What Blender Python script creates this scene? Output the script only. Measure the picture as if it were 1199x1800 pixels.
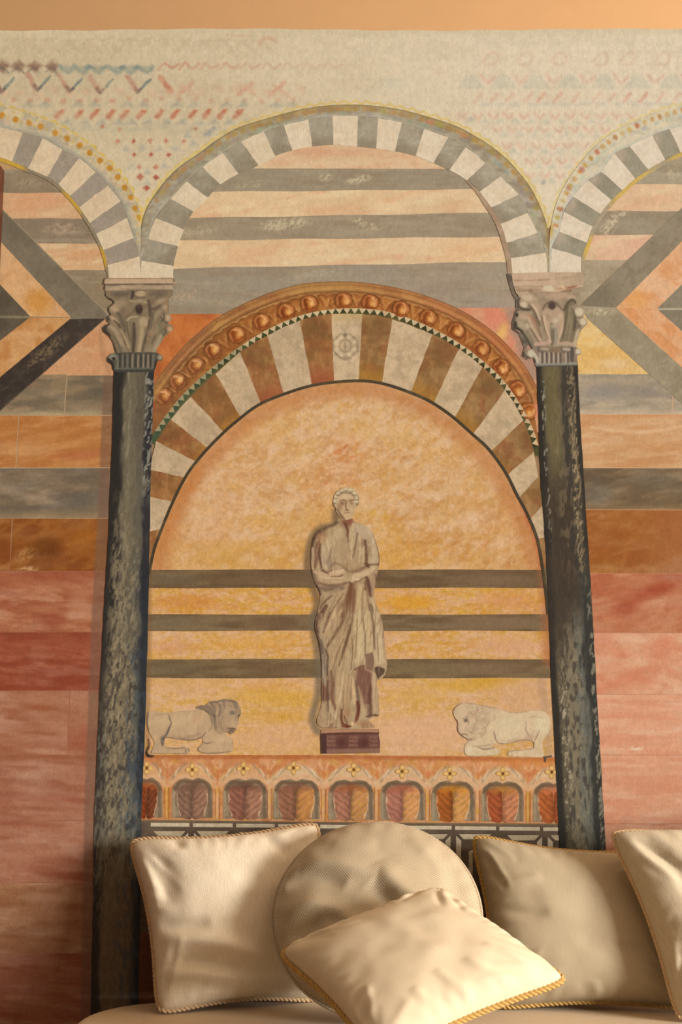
import bpy, math, random
import numpy as np
from mathutils import Vector, Matrix
from mathutils.geometry import delaunay_2d_cdt

for _o in list(bpy.data.objects):
    bpy.data.objects.remove(_o)
scene = bpy.context.scene
COL = scene.collection
R = math.radians

# ------------------------------------------------------------------ camera
IMG_W, IMG_H = 1199.0, 1800.0
FOCAL = 2050.0                      # focal length in pixels of the 1199x1800 frame
CAM_D = 3.15                        # camera distance from the painted wall
PITCH, ROLL, YAW = R(12.75), R(0.0), R(0.2)
CAM_ROT = (Matrix.Rotation(YAW, 3, 'Z') @ Matrix.Rotation(R(90) + PITCH, 3, 'X') @ Matrix.Rotation(ROLL, 3, 'Z'))
CAM_LOC = Vector((0.0, -CAM_D, 1.01))
cam_data = bpy.data.cameras.new('camera')
cam_data.sensor_fit = 'VERTICAL'
cam_data.sensor_height = 36.0
cam_data.sensor_width = 24.0
cam_data.lens = FOCAL / IMG_H * 36.0
cam_data.clip_start = 0.05
cam = bpy.data.objects.new('camera', cam_data)
COL.objects.link(cam)
cam.matrix_world = Matrix.Translation(CAM_LOC) @ CAM_ROT.to_4x4()
scene.camera = cam

# ------------------------------------------------------------------ light
world = bpy.data.worlds.new('room_light')
scene.world = world
world.use_nodes = True
bg = world.node_tree.nodes['Background']
bg.inputs['Color'].default_value = (1.0, 0.84, 0.66, 1)
bg.inputs['Strength'].default_value = 0.088

wl = bpy.data.lights.new('window_daylight', 'AREA')
wl.shape = 'RECTANGLE'
wl.size, wl.size_y = 1.8, 2.0
wl.energy = 715
wl.color = (1.0, 0.92, 0.79)
window_light = bpy.data.objects.new('window_daylight', wl)
COL.objects.link(window_light)
window_light.location = (5.75, -3.9, 1.5)
window_light.rotation_euler = (Vector((0.0, 0.0, 1.2)) - Vector(window_light.location)).to_track_quat('-Z', 'Y').to_euler()

vs = scene.view_settings
vs.view_transform = 'Standard'
vs.look = 'None'
vs.exposure = 0.0
vs.gamma = 1.0
vs.use_curve_mapping = False

# light that reaches the wall, low order fit (u, v in -1..1): turns colours seen in the photograph into paint colours
EFIT = [[0.2446, 0.0386, -0.2045], [0.3044, 0.31, 0.3123], [0.0135, 0.0279, 0.0378], [0.0001, -0.0018, 0.0004], [-0.0077, -0.0077, -0.0091], [-0.0494, -0.0451, -0.0485]]  #EFIT#

# ------------------------------------------------------------------ helpers: pixel of the photograph <-> place
_CR = np.array(CAM_ROT)
_CL = np.array(CAM_LOC)
def rays(P):
    P = np.asarray(P, float).reshape(-1, 2)
    d = np.stack([(P[:, 0] - IMG_W / 2) / FOCAL, (IMG_H / 2 - P[:, 1]) / FOCAL, -np.ones(len(P))], 1)
    return d @ _CR.T
def on_plane(P, y=0.0):
    d = rays(P)
    t = (y - _CL[1]) / d[:, 1]
    return _CL + d * t[:, None]
def at(px, py, y):
    return Vector(on_plane([(px, py)], y)[0])
def at_z(px, py, z):
    d = rays([(px, py)])[0]
    return Vector(_CL + d * ((z - _CL[2]) / d[2]))

SEAT_Z = at(600, 1757, -0.04).z      # top of the daybed
def tag(o, label=None, cat=None, group=None, kind=None):
    if label: o['label'] = label
    if cat: o['category'] = cat
    if group: o['group'] = group
    if kind: o['kind'] = kind
    return o
def put(o, parent=None):
    COL.objects.link(o)
    if parent is not None: o.parent = parent
    return o
def world_loc(o):
    v = Vector((0, 0, 0))
    while o is not None:
        v = v + o.location
        o = o.parent
    return v
def empty(name, loc, parent=None):
    o = bpy.data.objects.new(name, None)
    o.empty_display_size = 0.05
    o.location = Vector(loc) - (world_loc(parent) if parent else Vector((0, 0, 0)))
    return put(o, parent)
def mesh_obj(name, verts, faces, mat, parent=None, colors=None, smooth=False, uv=None):
    """verts in world space; the object's origin goes to the middle of its foot"""
    V = np.asarray(verts, float)
    lo, hi = V.min(0), V.max(0)
    org = np.array([(lo[0] + hi[0]) / 2, (lo[1] + hi[1]) / 2, lo[2]])
    me = bpy.data.meshes.new(name)
    me.from_pydata((V - org).tolist(), [], faces)
    if colors is not None:
        a = me.color_attributes.new('Col', 'FLOAT_COLOR', 'POINT')
        c = np.ones((len(V), 4), np.float32); c[:, :3] = colors
        a.data.foreach_set('color', c.ravel())
    if uv is not None:
        l = me.uv_layers.new(name='UVMap')
        li = np.empty(len(me.loops), np.int32); me.loops.foreach_get('vertex_index', li)
        l.data.foreach_set('uv', np.asarray(uv, np.float32)[li].ravel())
    if smooth:
        me.polygons.foreach_set('use_smooth', np.ones(len(me.polygons), bool))
    me.materials.append(mat)
    me.update()
    o = bpy.data.objects.new(name, me)
    o.location = Vector(org) - (world_loc(parent) if parent else Vector((0, 0, 0)))
    return put(o, parent)

# ------------------------------------------------------------------ materials
def new_mat(name):
    m = bpy.data.materials.new(name); m.use_nodes = True
    nt = m.node_tree
    return m, nt, nt.nodes['Principled BSDF'], nt.nodes.new, nt.links.new
def paint_material(name, rough, fine, coarse_scale, bump, spec=0.25, stretch=(1, 1, 1)):
    """hand painted colour (attribute) with procedural brush grain and relief"""
    m, nt, b, nn, ln = new_mat(name)
    at_ = nn('ShaderNodeAttribute'); at_.attribute_name = 'Col'
    geo = nn('ShaderNodeNewGeometry')
    mp = nn('ShaderNodeMapping'); mp.inputs['Scale'].default_value = stretch
    ln(geo.outputs['Position'], mp.inputs['Vector'])
    n1 = nn('ShaderNodeTexNoise'); n1.inputs['Scale'].default_value = coarse_scale
    n1.inputs['Detail'].default_value = 6; n1.inputs['Roughness'].default_value = 0.7
    ln(mp.outputs['Vector'], n1.inputs['Vector'])
    n2 = nn('ShaderNodeTexNoise'); n2.inputs['Scale'].default_value = 520
    n2.inputs['Detail'].default_value = 2
    ln(geo.outputs['Position'], n2.inputs['Vector'])
    mr = nn('ShaderNodeMapRange'); mr.inputs['From Min'].default_value = 0.25; mr.inputs['From Max'].default_value = 0.75
    mr.inputs['To Min'].default_value = 1 - fine; mr.inputs['To Max'].default_value = 1 + fine
    ln(n1.outputs['Fac'], mr.inputs['Value'])
    mx = nn('ShaderNodeVectorMath'); mx.operation = 'SCALE'
    ln(at_.outputs['Color'], mx.inputs[0]); ln(mr.outputs['Result'], mx.inputs['Scale'])
    ln(mx.outputs['Vector'], b.inputs['Base Color'])
    ad = nn('ShaderNodeMath'); ad.operation = 'ADD'
    ln(n1.outputs['Fac'], ad.inputs[0]); ln(n2.outputs['Fac'], ad.inputs[1])
    bp = nn('ShaderNodeBump'); bp.inputs['Strength'].default_value = bump; bp.inputs['Distance'].default_value = 0.0012
    ln(ad.outputs['Value'], bp.inputs['Height']); ln(bp.outputs['Normal'], b.inputs['Normal'])
    b.inputs['Roughness'].default_value = rough
    b.inputs['Specular IOR Level'].default_value = spec
    return m
MAT_PAINT = paint_material('matte_mural_paint', 0.85, 0.13, 150, 0.4, 0.15, (1.6, 1, 0.8))
MAT_STREAK = paint_material('streaky_column_paint', 0.7, 0.26, 200, 0.5, 0.15, (1, 1, 0.28))
MAT_FIGURE = paint_material('fine_figure_paint', 0.85, 0.06, 160, 0.25, 0.15)

# ------------------------------------------------------------------ painting: numpy brushes evaluated on mesh vertices (photo pixels)
def _hash(i, j, s):
    h = (i.astype(np.int64) * 374761393 + j.astype(np.int64) * 668265263 + int(s) * 1274126177) & 0x7fffffff
    h = ((h ^ (h >> 13)) * 1103515245 + 12345) & 0x7fffffff
    h = ((h ^ (h >> 16)) * 69069 + 1) & 0x7fffffff
    return ((h >> 8) & 0xffff) / 65535.0
def vnoise(x, y, s):
    i, j = np.floor(x), np.floor(y)
    fx, fy = x - i, y - j
    fx = fx * fx * (3 - 2 * fx); fy = fy * fy * (3 - 2 * fy)
    a = _hash(i, j, s); b = _hash(i + 1, j, s); c = _hash(i, j + 1, s); d = _hash(i + 1, j + 1, s)
    return (a * (1 - fx) + b * fx) * (1 - fy) + (c * (1 - fx) + d * fx) * fy
def fbm(P, sx, sy, seed=0, octv=4, ang=0.0):
    ca, sa = math.cos(R(ang)), math.sin(R(ang))
    x = (P[:, 0] * ca + P[:, 1] * sa) / sx; y = (-P[:, 0] * sa + P[:, 1] * ca) / sy
    t = 0; w = 0; a = 1.0
    for k in range(octv):
        t = t + a * vnoise(x + 17.3 * k, y + 9.1 * k, seed * 7 + k); w += a
        a *= 0.55; x = x * 2.03; y = y * 2.03
    return t / w
def sstep(a, b, x):
    t = np.clip((x - a) / (b - a + 1e-9), 0, 1)
    return t * t * (3 - 2 * t)
def rgb(c): return np.array(c, float) / 255.0
def catmull(pts, step=3.0, closed=False):
    p = np.asarray(pts, float)
    if len(p) < 3 and not closed:
        n = max(2, int(np.linalg.norm(p[1] - p[0]) / step) + 1)
        t = np.linspace(0, 1, n)[:, None]
        return p[0] * (1 - t) + p[1] * t
    if closed: q = np.concatenate([p[-1:], p, p[:2]])
    else: q = np.concatenate([2 * p[:1] - p[1:2], p, 2 * p[-1:] - p[-2:-1]])
    out = []
    for i in range(1, len(q) - 2):
        a, b, c, d = q[i - 1:i + 3]
        n = max(1, int(round(np.linalg.norm(c - b) / step)))
        t = (np.arange(n) / n)[:, None]
        out.append(0.5 * ((2 * b) + (c - a) * t + (2 * a - 5 * b + 4 * c - d) * t ** 2 + (3 * b - a - 3 * c + d) * t ** 3))
    out = np.concatenate(out)
    if not closed: out = np.concatenate([out, p[-1:]])
    return out
def seg_dist(P, L):
    """distance to a polyline and the fraction along it"""
    best = np.full(len(P), 1e9); tt = np.zeros(len(P)); n = max(1, len(L) - 1)
    for i in range(len(L) - 1):
        a, b = L[i], L[i + 1]; ab = b - a; q = ab @ ab + 1e-12
        t = np.clip(((P - a) @ ab) / q, 0, 1)
        d = np.hypot(P[:, 0] - a[0] - t * ab[0], P[:, 1] - a[1] - t * ab[1])
        m = d < best
        best = np.where(m, d, best); tt = np.where(m, (i + t) / n, tt)
    return best, tt
def in_poly(P, poly):
    x, y = P[:, 0], P[:, 1]; r = np.zeros(len(P), bool)
    a = poly; b = np.roll(poly, -1, 0)
    for (x0, y0), (x1, y1) in zip(a, b):
        if y0 == y1: continue
        c = ((y0 > y) != (y1 > y))
        r ^= c & (x < (x1 - x0) * (y - y0) / (y1 - y0) + x0)
    return r
# brushes: each returns f(P, C) -> C, colours are the ones seen in the photograph
def stroke(pts, w, col, a=1.0, soft=0.6, taper=0.0, smooth=True, rough=0.0):
    L = catmull(pts, max(2.5, w)) if smooth else np.asarray(pts, float)
    c = rgb(col); lo = L.min(0) - w * 2 - 3; hi = L.max(0) + w * 2 + 3
    def f(P, C):
        k = np.nonzero((P > lo).all(1) & (P < hi).all(1))[0]
        if not len(k): return C
        Q = P[k]
        d, t = seg_dist(Q, L)
        ww = w / 2 * (1 - taper * np.abs(2 * t - 1) ** 2)
        if rough: ww = ww * (1 + rough * (fbm(Q, 4, 4, 91, 2) - 0.5) * 2)
        m = (a * (1 - sstep(ww * (1 - soft), ww * (1 + soft) + 0.35, d)))[:, None]
        C[k] = C[k] * (1 - m) + c * m
        return C
    return f
def blob(x, y, rx, ry, col, a=1.0, ang=0.0, soft=0.7, rough=0.0):
    c = rgb(col); ca, sa = math.cos(R(ang)), math.sin(R(ang)); rr = max(rx, ry) * (1 + soft) + 2
    def f(P, C):
        k = np.nonzero((np.abs(P[:, 0] - x) < rr) & (np.abs(P[:, 1] - y) < rr))[0]
        if not len(k): return C
        dx, dy = P[k, 0] - x, P[k, 1] - y
        d = np.hypot((dx * ca + dy * sa) / rx, (-dx * sa + dy * ca) / ry)
        if rough: d = d + rough * (fbm(P[k], rx * .5, ry * .5, 57, 3) - 0.5) * 2
        m = (a * (1 - sstep(1 - soft, 1 + soft * .6, d)))[:, None]
        C[k] = C[k] * (1 - m) + c * m
        return C
    return f
def fill(poly, col, a=1.0, soft=1.0, smooth=False):
    L = catmull(poly, 4, True) if smooth else np.asarray(poly, float)
    c = rgb(col); LL = np.concatenate([L, L[:1]]); lo = L.min(0) - soft * 2; hi = L.max(0) + soft * 2
    def f(P, C):
        k = np.nonzero((P > lo).all(1) & (P < hi).all(1))[0]
        if not len(k): return C
        d, _ = seg_dist(P[k], LL)
        d = np.where(in_poly(P[k], L), d, -d)
        m = (a * sstep(-soft, soft, d))[:, None]
        C[k] = C[k] * (1 - m) + c * m
        return C
    return f
def mottle(col, sx, sy, thr=0.5, wid=0.15, a=1.0, seed=0, ang=0.0, octv=4):
    c = rgb(col)
    def f(P, C):
        m = (a * sstep(thr - wid, thr + wid, fbm(P, sx, sy, seed, octv, ang)))[:, None]
        return C * (1 - m) + c * m
    return f
def grad(p0, p1, col, a0=0.0, a1=1.0):
    p0 = np.array(p0, float); p1 = np.array(p1, float); d = p1 - p0; c = rgb(col)
    def f(P, C):
        t = np.clip(((P - p0) @ d) / (d @ d), 0, 1); t = t * t * (3 - 2 * t)
        m = (a0 + (a1 - a0) * t)[:, None]
        return C * (1 - m) + c * m
    return f
def wobble(ops, amp=2.0, scale=9.0, fade=0.0, seed=40, fs=14.0):
    """the same brush work by an unsteady hand: shaken outlines, paint that thins out in places"""
    def f(P, C):
        Q = P + (np.stack([fbm(P, scale, scale, seed, 2), fbm(P, scale, scale, seed + 1, 2)], 1) - .5) * 2 * amp
        D = C.copy()
        for op in ops: D = op(Q, D)
        if not fade: return D
        m = (1 - fade + fade * sstep(.38, .62, fbm(P, fs, fs * .7, seed + 2, 3)))[:, None]
        return C * (1 - m) + D * m
    return f
def grain(a=0.05, sx=4, sy=7, seed=77):
    def f(P, C):
        return C * (1 + a * 2 * (fbm(P, sx, sy, seed, 3) - .5))[:, None]
    return f
def base(col, col2=None, x0=0, x1=1199):
    a = rgb(col); b = rgb(col2 or col)
    def f(P, C):
        t = np.clip((P[:, 0] - x0) / (x1 - x0), 0, 1)[:, None]
        return a * (1 - t) + b * t
    return f
def to_paint(P, C):
    C = np.clip(C, 0.004, 1)
    lin = np.where(C <= 0.04045, C / 12.92, ((C + 0.055) / 1.055) ** 2.4)
    return np.clip(lin / light_on_wall(P), 0.003, 0.93)
def light_on_wall(P):
    if EFIT is None: return np.ones((len(P), 3))
    u = (np.clip(P[:, 0], -150, 1350) - 600) / 600; v = (np.clip(P[:, 1], 0, 1420) - 700) / 700
    B = np.stack([np.ones_like(u), u, v, u * u, u * v, v * v], 1)
    return np.exp(B @ np.array(EFIT))

LAYER = 0.0003
def densify(poly, sp):
    out = []
    n = len(poly)
    for i in range(n):
        a, b = poly[i], poly[(i + 1) % n]
        k = max(1, int(round(np.linalg.norm(b - a) / sp)))
        t = (np.arange(k) / k)[:, None]
        out.append(a * (1 - t) + b * t)
    return np.concatenate(out)
_cnt = [0]
def patch(name, poly, ops, layer, parent, sp=3.0, mat=None, smooth=False, label=None):
    """a thin coat of paint with its own outline, dense enough to carry the brush work"""
    poly = catmull(poly, sp, True) if smooth else densify(np.asarray(poly, float), sp)
    lo, hi = poly.min(0), poly.max(0)
    A, B = poly, np.roll(poly, -1, 0); rows = []
    for k, y in enumerate(np.arange(lo[1] + sp * .5, hi[1] - sp * .2, sp * .87)):
        m = (A[:, 1] > y) != (B[:, 1] > y)
        xs = np.sort(A[m, 0] + (y - A[m, 1]) / (B[m, 1] - A[m, 1]) * (B[m, 0] - A[m, 0]))
        for x0, x1 in zip(xs[::2], xs[1::2]):
            x0 += sp * .45; x1 -= sp * .45
            if x1 > x0:
                g = np.arange(math.ceil(x0 / sp - (k % 2) * .5), math.floor(x1 / sp - (k % 2) * .5) + 1) * sp + (k % 2) * .5 * sp
                rows.append(np.stack([g, np.full(len(g), y)], 1))
    G = np.concatenate(rows) if rows else np.zeros((0, 2))
    allp = np.concatenate([poly, G])
    r = delaunay_2d_cdt([Vector(p) for p in allp], [], [list(range(len(poly)))], 1, 1e-5)
    P = np.array([(v.x, v.y) for v in r[0]]); F = [list(f) for f in r[2]]
    C = np.zeros((len(P), 3))
    for op in ops: C = op(P, C)
    C = grain(0.06 if sp < 2.9 else 0.05)(P, C)
    K = to_paint(P, C)
    _cnt[0] += 1
    yy = -(layer + 1 + 0.1 * (_cnt[0] % 8)) * LAYER
    V = on_plane(P, yy)
    # edge of the coat, back to the wall
    ed = {}
    for f in F:
        for i in range(len(f)):
            e = (f[i], f[(i + 1) % len(f)]); ed[e] = 1
    be = [e for e in ed if (e[1], e[0]) not in ed]
    bi = {}
    for e in be:
        for i in e:
            if i not in bi: bi[i] = len(V) + len(bi)
    ks = list(bi)
    Vb = V[ks].copy(); Vb[:, 1] = -0.00004
    F2 = [(e[1], e[0], bi[e[0]], bi[e[1]]) for e in be]
    a, b, c = V[F[0][0]], V[F[0][1]], V[F[0][2]]
    if np.cross(b - a, c - a)[1] > 0:
        F = [f[::-1] for f in F]; F2 = [f[::-1] for f in F2]
    o = mesh_obj(name, np.concatenate([V, Vb]), F + F2, mat or MAT_PAINT, parent, np.concatenate([K, K[ks]]))
    if label: o['label'] = label
    return o
def wall_empty(name, px, py, parent, label=None):
    o = empty(name, at(px, py, 0.0), parent)
    if label: o['label'] = label
    return o

# ================================================================== the room
def plaster(name, col, bump=0.25):
    m, nt, b, nn, ln = new_mat(name)
    tc = nn('ShaderNodeNewGeometry')
    n = nn('ShaderNodeTexNoise'); n.inputs['Scale'].default_value = 9; n.inputs['Detail'].default_value = 5
    ln(tc.outputs['Position'], n.inputs['Vector'])
    cr = nn('ShaderNodeMix'); cr.data_type = 'RGBA'
    cr.inputs[6].default_value = (*[c * 0.955 for c in col], 1); cr.inputs[7].default_value = (*[min(1, c * 1.045) for c in col], 1)
    ln(n.outputs['Fac'], cr.inputs[0]); ln(cr.outputs[2], b.inputs['Base Color'])
    n2 = nn('ShaderNodeTexNoise'); n2.inputs['Scale'].default_value = 260; n2.inputs['Detail'].default_value = 3
    ln(tc.outputs['Position'], n2.inputs['Vector'])
    bp = nn('ShaderNodeBump'); bp.inputs['Strength'].default_value = bump; bp.inputs['Distance'].default_value = 0.001
    ln(n2.outputs['Fac'], bp.inputs['Height']); ln(bp.outputs['Normal'], b.inputs['Normal'])
    b.inputs['Roughness'].default_value = 0.85; b.inputs['Specular IOR Level'].default_value = 0.2
    return m
def box_obj(name, lo, hi, mat, parent=None):
    (x0, y0, z0), (x1, y1, z1) = lo, hi
    V = [(x0, y0, z0), (x1, y0, z0), (x1, y1, z0), (x0, y1, z0), (x0, y0, z1), (x1, y0, z1), (x1, y1, z1), (x0, y1, z1)]
    F = [(0, 3, 2, 1), (4, 5, 6, 7), (0, 1, 5, 4), (1, 2, 6, 5), (2, 3, 7, 6), (3, 0, 4, 7)]
    return mesh_obj(name, V, F, mat, parent)
MAT_WALL = plaster('peach_wall_plaster', (0.57, 0.365, 0.195))
ROOM_TOP = 3.75
MAT_CEIL = plaster('off_white_ceiling', (0.75, 0.66, 0.52))
MAT_FLOOR, _nt, _b, _nn, _ln = new_mat('terracotta_floor')
_br = _nn('ShaderNodeTexBrick'); _br.inputs['Scale'].default_value = 3.2
_br.inputs['Color1'].default_value = (0.30, 0.13, 0.06, 1); _br.inputs['Color2'].default_value = (0.36, 0.17, 0.08, 1)
_br.inputs['Mortar'].default_value = (0.22, 0.15, 0.1, 1); _br.inputs['Mortar Size'].default_value = 0.008; _br.offset = 0
_br.inputs['Brick Width'].default_value = 0.9; _br.inputs['Row Height'].default_value = 0.9
_g = _nn('ShaderNodeNewGeometry'); _ln(_g.outputs['Position'], _br.inputs['Vector']); _ln(_br.outputs['Color'], _b.inputs['Base Color'])
_b.inputs['Roughness'].default_value = 0.5
tag(box_obj('wall_back', (-3.0, 0.0, 0.0), (6.8, 0.15, ROOM_TOP), MAT_WALL), 'peach painted plaster wall that carries the mural', None, None, 'structure')
tag(box_obj('floor', (-3.0, -5.0, -0.08), (6.8, 0.15, 0.0), MAT_FLOOR), 'terracotta tiled floor', None, None, 'structure')
tag(box_obj('ceiling', (-3.0, -5.0, ROOM_TOP), (6.8, 0.15, ROOM_TOP + 0.1), MAT_CEIL), 'pale plaster ceiling', None, None, 'structure')

# ================================================================== the mural
mural = empty('mural', at(600, 1800, 0.0))
mural.location.z = 0.0
tag(mural, 'trompe-l\'oeil wall mural of striped arches, columns and a statue in a niche', 'mural')
XL, XR = -170, 1370          # the painting goes on a little past the frame
def S(f, pts): return [f(x, y) for x, y in pts]
def mk(ox, oy, s): return lambda x, y: (ox + x / s, oy + y / s)

# ---------------------------------------------------------------- curves of the arches
C_OUT = catmull([(246, 478), (246, 440), (248, 400), (257, 368), (274, 340), (296, 312), (320, 290), (352, 268), (380, 247), (420, 224), (480, 205), (540, 190), (600, 184), (660, 186), (720, 196),
                 (796, 219), (834, 238), (864, 257), (890, 278), (912, 302), (932, 328), (948, 358), (960, 390), (965, 420), (966, 478)], 5)
C_PAIRS = [((247, 489), (304, 489)), ((249, 458), (305, 467)), ((261, 420), (313, 433)), ((273, 383), (323, 403)), ((300, 350), (340, 372)), ((328, 319), (365, 347)), ((356, 294), (387, 324)),
           ((391, 269), (419, 305)), ((424, 249), (455, 291)), ((464, 231), (484, 274)), ((499, 220), (514, 264)), ((542, 210), (549, 257)), ((585, 204), (586, 254)), ((629, 204), (628, 258)),
           ((665, 207), (661, 261)), ((707, 216), (694, 266)), ((746, 227), (731, 274)), ((788, 241), (762, 287)), ((820, 258), (790, 299)), ((853, 287), (821, 317)), ((880, 310), (843, 337)),
           ((912, 342), (864, 365)), ((928, 374), (880, 393)), ((945, 410), (891, 427)), ((960, 444), (898, 454)), ((963, 480), (901, 482))]
L_OUT = catmull([(-150, 190), (-100, 181), (-50, 180), (0, 186), (30, 194), (60, 203), (100, 219), (140, 242), (175, 270), (205, 298), (225, 325), (240, 352), (247, 385), (247, 478)], 5)
L_PAIRS = [((-150, 228), (-135, 280)), ((-112, 222), (-102, 274)), ((-75, 219), (-68, 271)), ((-37, 220), (-38, 271)), ((0, 224), (-6, 275)), ((40, 233), (21, 284)), ((75, 243), (49, 296)), ((110, 263), (83, 311)), ((139, 279), (102, 324)), ((168, 302), (123, 345)),
           ((190, 326), (139, 364)), ((212, 353), (158, 392)), ((224, 383), (169, 411)), ((235, 418), (182, 440)), ((245, 451), (189, 466)), ((247, 489), (192, 489))]
R_OUT = catmull([(966, 478), (966, 430), (969, 395), (979, 355), (995, 322), (1016, 292), (1050, 254), (1085, 229), (1130, 207), (1170, 192), (1215, 183), (1270, 182), (1330, 190), (1360, 200)], 5)
R_PAIRS = [((969, 481), (1022, 479)), ((970, 436), (1023, 452)), ((984, 407), (1032, 427)), ((991, 372), (1042, 399)), ((1008, 346), (1056, 376)), ((1034, 317), (1075, 352)), ((1057, 302), (1094, 334)),
           ((1081, 270), (1117, 314)), ((1107, 257), (1140, 298)), ((1146, 238), (1170, 281)), ((1177, 227), (1197, 268)), ((1215, 220), (1228, 262)), ((1255, 217), (1262, 260)), ((1295, 220), (1296, 263)), ((1335, 230), (1330, 270))]

patch('underpaint', [(XL, 62), (XR, 62), (XR, 1990), (XL, 1990)], [base((150, 118, 84)), grad((0, 1000), (0, 1400), (136, 84, 56), 0, 1)], -0.8, mural, 40, label='thin tan underpaint showing in the gaps')
# ---------------------------------------------------------------- cream plaster field with the faded mosaic pattern
def marks():
    ops = []
    rd = random.Random(3)
    RED, TEAL, PINK = (170, 95, 70), (112, 126, 116), (205, 158, 130)
    # top haze row
    for x in range(-150, 480, 34):
        ops.append(stroke([(x - 14, 88 + rd.uniform(-3, 3)), (x, 74), (x + 14, 90)], 7, (178, 156, 120), 0.25, 0.9))
        ops.append(stroke([(x - 15, 72), (x + 10, 68 + rd.uniform(-2, 3))], 4, (176, 150, 110), 0.3, 0.9))
    # dark then teal then red zigzag, y 118
    for x in (-60, -28, 5, 33, 61, 92):
        ops.append(fill([(x - 14, 117), (x, 106), (x + 13, 115), (x + 1, 128)], (128, 92, 74), 0.75, 4))
        ops.append(stroke([(x - 12, 126), (x, 119), (x + 9, 129)], 3, (98, 92, 82), 0.5, 0.8))
    for x in (118, 145, 172, 205, 228, 256):
        ops.append(stroke([(x - 13, 118), (x + 2, 127), (x + 13, 117)], 7, TEAL, 0.62, 0.8))
        ops.append(stroke([(x - 8, 119), (x + 10, 119)], 6, (125, 135, 122), 0.5, 0.9))
    for x in range(290, 580, 36):
        f = max(0.22, 0.75 - (x - 290) / 420)
        ops.append(stroke([(x - 10, 121), (x, 111), (x + 11, 120), (x + 24, 113)], 4.5, (190, 134, 102), f, 0.8))
    # row of V shapes
    for (x, y, dark) in ((-48, 158, 1), (3, 161, 1), (67, 158, 1), (123, 161, 1), (177, 163, 1), (243, 162, 1)):
        ops.append(stroke([(x - 19, y - 28), (x - 2, y - 2)], 8, (178, 128, 102), 0.75, 0.7))
        ops.append(stroke([(x, y), (x + 22, y - 24)], 4.5, (98, 112, 106), 0.8, 0.7, 0.3))
        ops.append(stroke([(x - 6, y - 8), (x, y), (x + 5, y - 5)], 5, (112, 92, 80), 0.7, 0.7))
    ops.append(stroke([(282, 136), (300, 160)], 9, (190, 122, 92), 0.85, 0.6))
    for x in (330, 435, 492):
        ops.append(stroke([(x - 16, 166), (x + 8, 146)], 7, (200, 142, 112), 0.6, 0.8))
        ops.append(stroke([(x - 12, 150), (x + 16, 168)], 6, (198, 148, 118), 0.4, 0.9))
    for x in range(-150, 520, 29):
        f = 0.62 if x < 330 else 0.4
        ops.append(blob(x, 175 + rd.uniform(-3, 3), 6, 5, (192, 128, 98), f, 0, 0.8))
        if x % 3: ops.append(fill([(x - 14, 188), (x - 2, 176), (x + 8, 187)], (146, 144, 126), 0.55, 4))
        ops.append(blob(x + 12, 160 + rd.uniform(-5, 5), 12, 7, (205, 150, 118), 0.35, 20, 0.9))
    for i, x in enumerate((104, 138, 166, 195, 218, 247, 280, 307, 338, 363, 390, 418)):
        ops.append(stroke([(x - 4, 205), (x + 4, 196)], 8, (186, 112, 82), 0.8, 0.7))
        ops.append(stroke([(x + 2, 197), (x + 9, 193)], 3, (186, 104, 72), 0.6, 0.7))
        ops.append(fill([(x + 2, 218), (x + 16, 208), (x + 22, 219)], (140, 142, 130), 0.5, 4))
    for x in range(130, 420, 26):
        ops.append(blob(x, 228 + rd.uniform(-5, 5), 13, 6, (150, 148, 124), 0.3, 0, 0.9))
    # red dots between the arches
    for (x, y, s, d) in ((207, 249, 5, 0), (235, 248, 5, 1), (264, 247, 6, 0), (292, 247, 5, 0), (323, 249, 4, 0), (236, 271, 4.5, 1), (266, 271, 4.5, 1), (297, 272, 5, 1), (245, 294, 4, 0), (274, 294, 5, 0),
                         (247, 311, 6.5, 1), (274, 312, 6, 1), (257, 331, 6, 1), (180, 222, 4, 0), (210, 228, 4, 0), (345, 226, 4, 0), (418, 197, 5, 1)):
        ops.append(fill([(x - s, y), (x, y - s), (x + s, y), (x, y + s)], (168, 84, 60) if d else (190, 122, 92), 0.9, 1.8))
    for (x, y) in ((222, 260), (250, 260), (280, 260), (308, 260), (230, 292), (259, 302), (288, 290), (257, 320), (330, 236), (368, 232), (340, 250)):
        ops.append(fill([(x - 7, y + 6), (x, y - 6), (x + 8, y + 5)], (150, 152, 142), 0.5, 3))
    ops.append(stroke([(362, 238), (377, 226)], 7, (130, 130, 134), 0.6, 0.8))
    # right hand side: paler
    for x in (862, 922, 982, 1055, 1103, 1163, 1222):
        ops.append(stroke([(x - 12, 108), (x - 4, 96), (x + 8, 92), (x + 14, 104), (x + 4, 114), (x - 8, 113)], 5, (214, 176, 148), 0.55, 0.8))
        ops.append(blob(x, 75, 22, 8, (205, 190, 160), 0.5, 0, 0.9))
    for x in (828, 885, 943, 1003, 1062, 1122, 1182, 1240):
        ops.append(fill([(x - 25, 156), (x - 8, 130), (x + 6, 130), (x + 24, 156)], (192, 184, 158), 0.55, 3))
        ops.append(stroke([(x + 18, 132), (x + 30, 145), (x + 42, 134)], 6, (214, 170, 145), 0.6, 0.8))
    for i, x in enumerate((840, 868, 895, 928, 950, 980, 1012, 1047, 1075, 1102, 1130, 1160, 1190)):
        ops.append(stroke([(x - 5, 178), (x + 6, 164)], 6, (208, 146, 118), 0.6 if i in (4, 5, 9, 10) else 0.35, 0.8))
        ops.append(blob(x + 12, 183, 12, 4, (172, 170, 160), 0.4, 0, 0.9))
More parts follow.
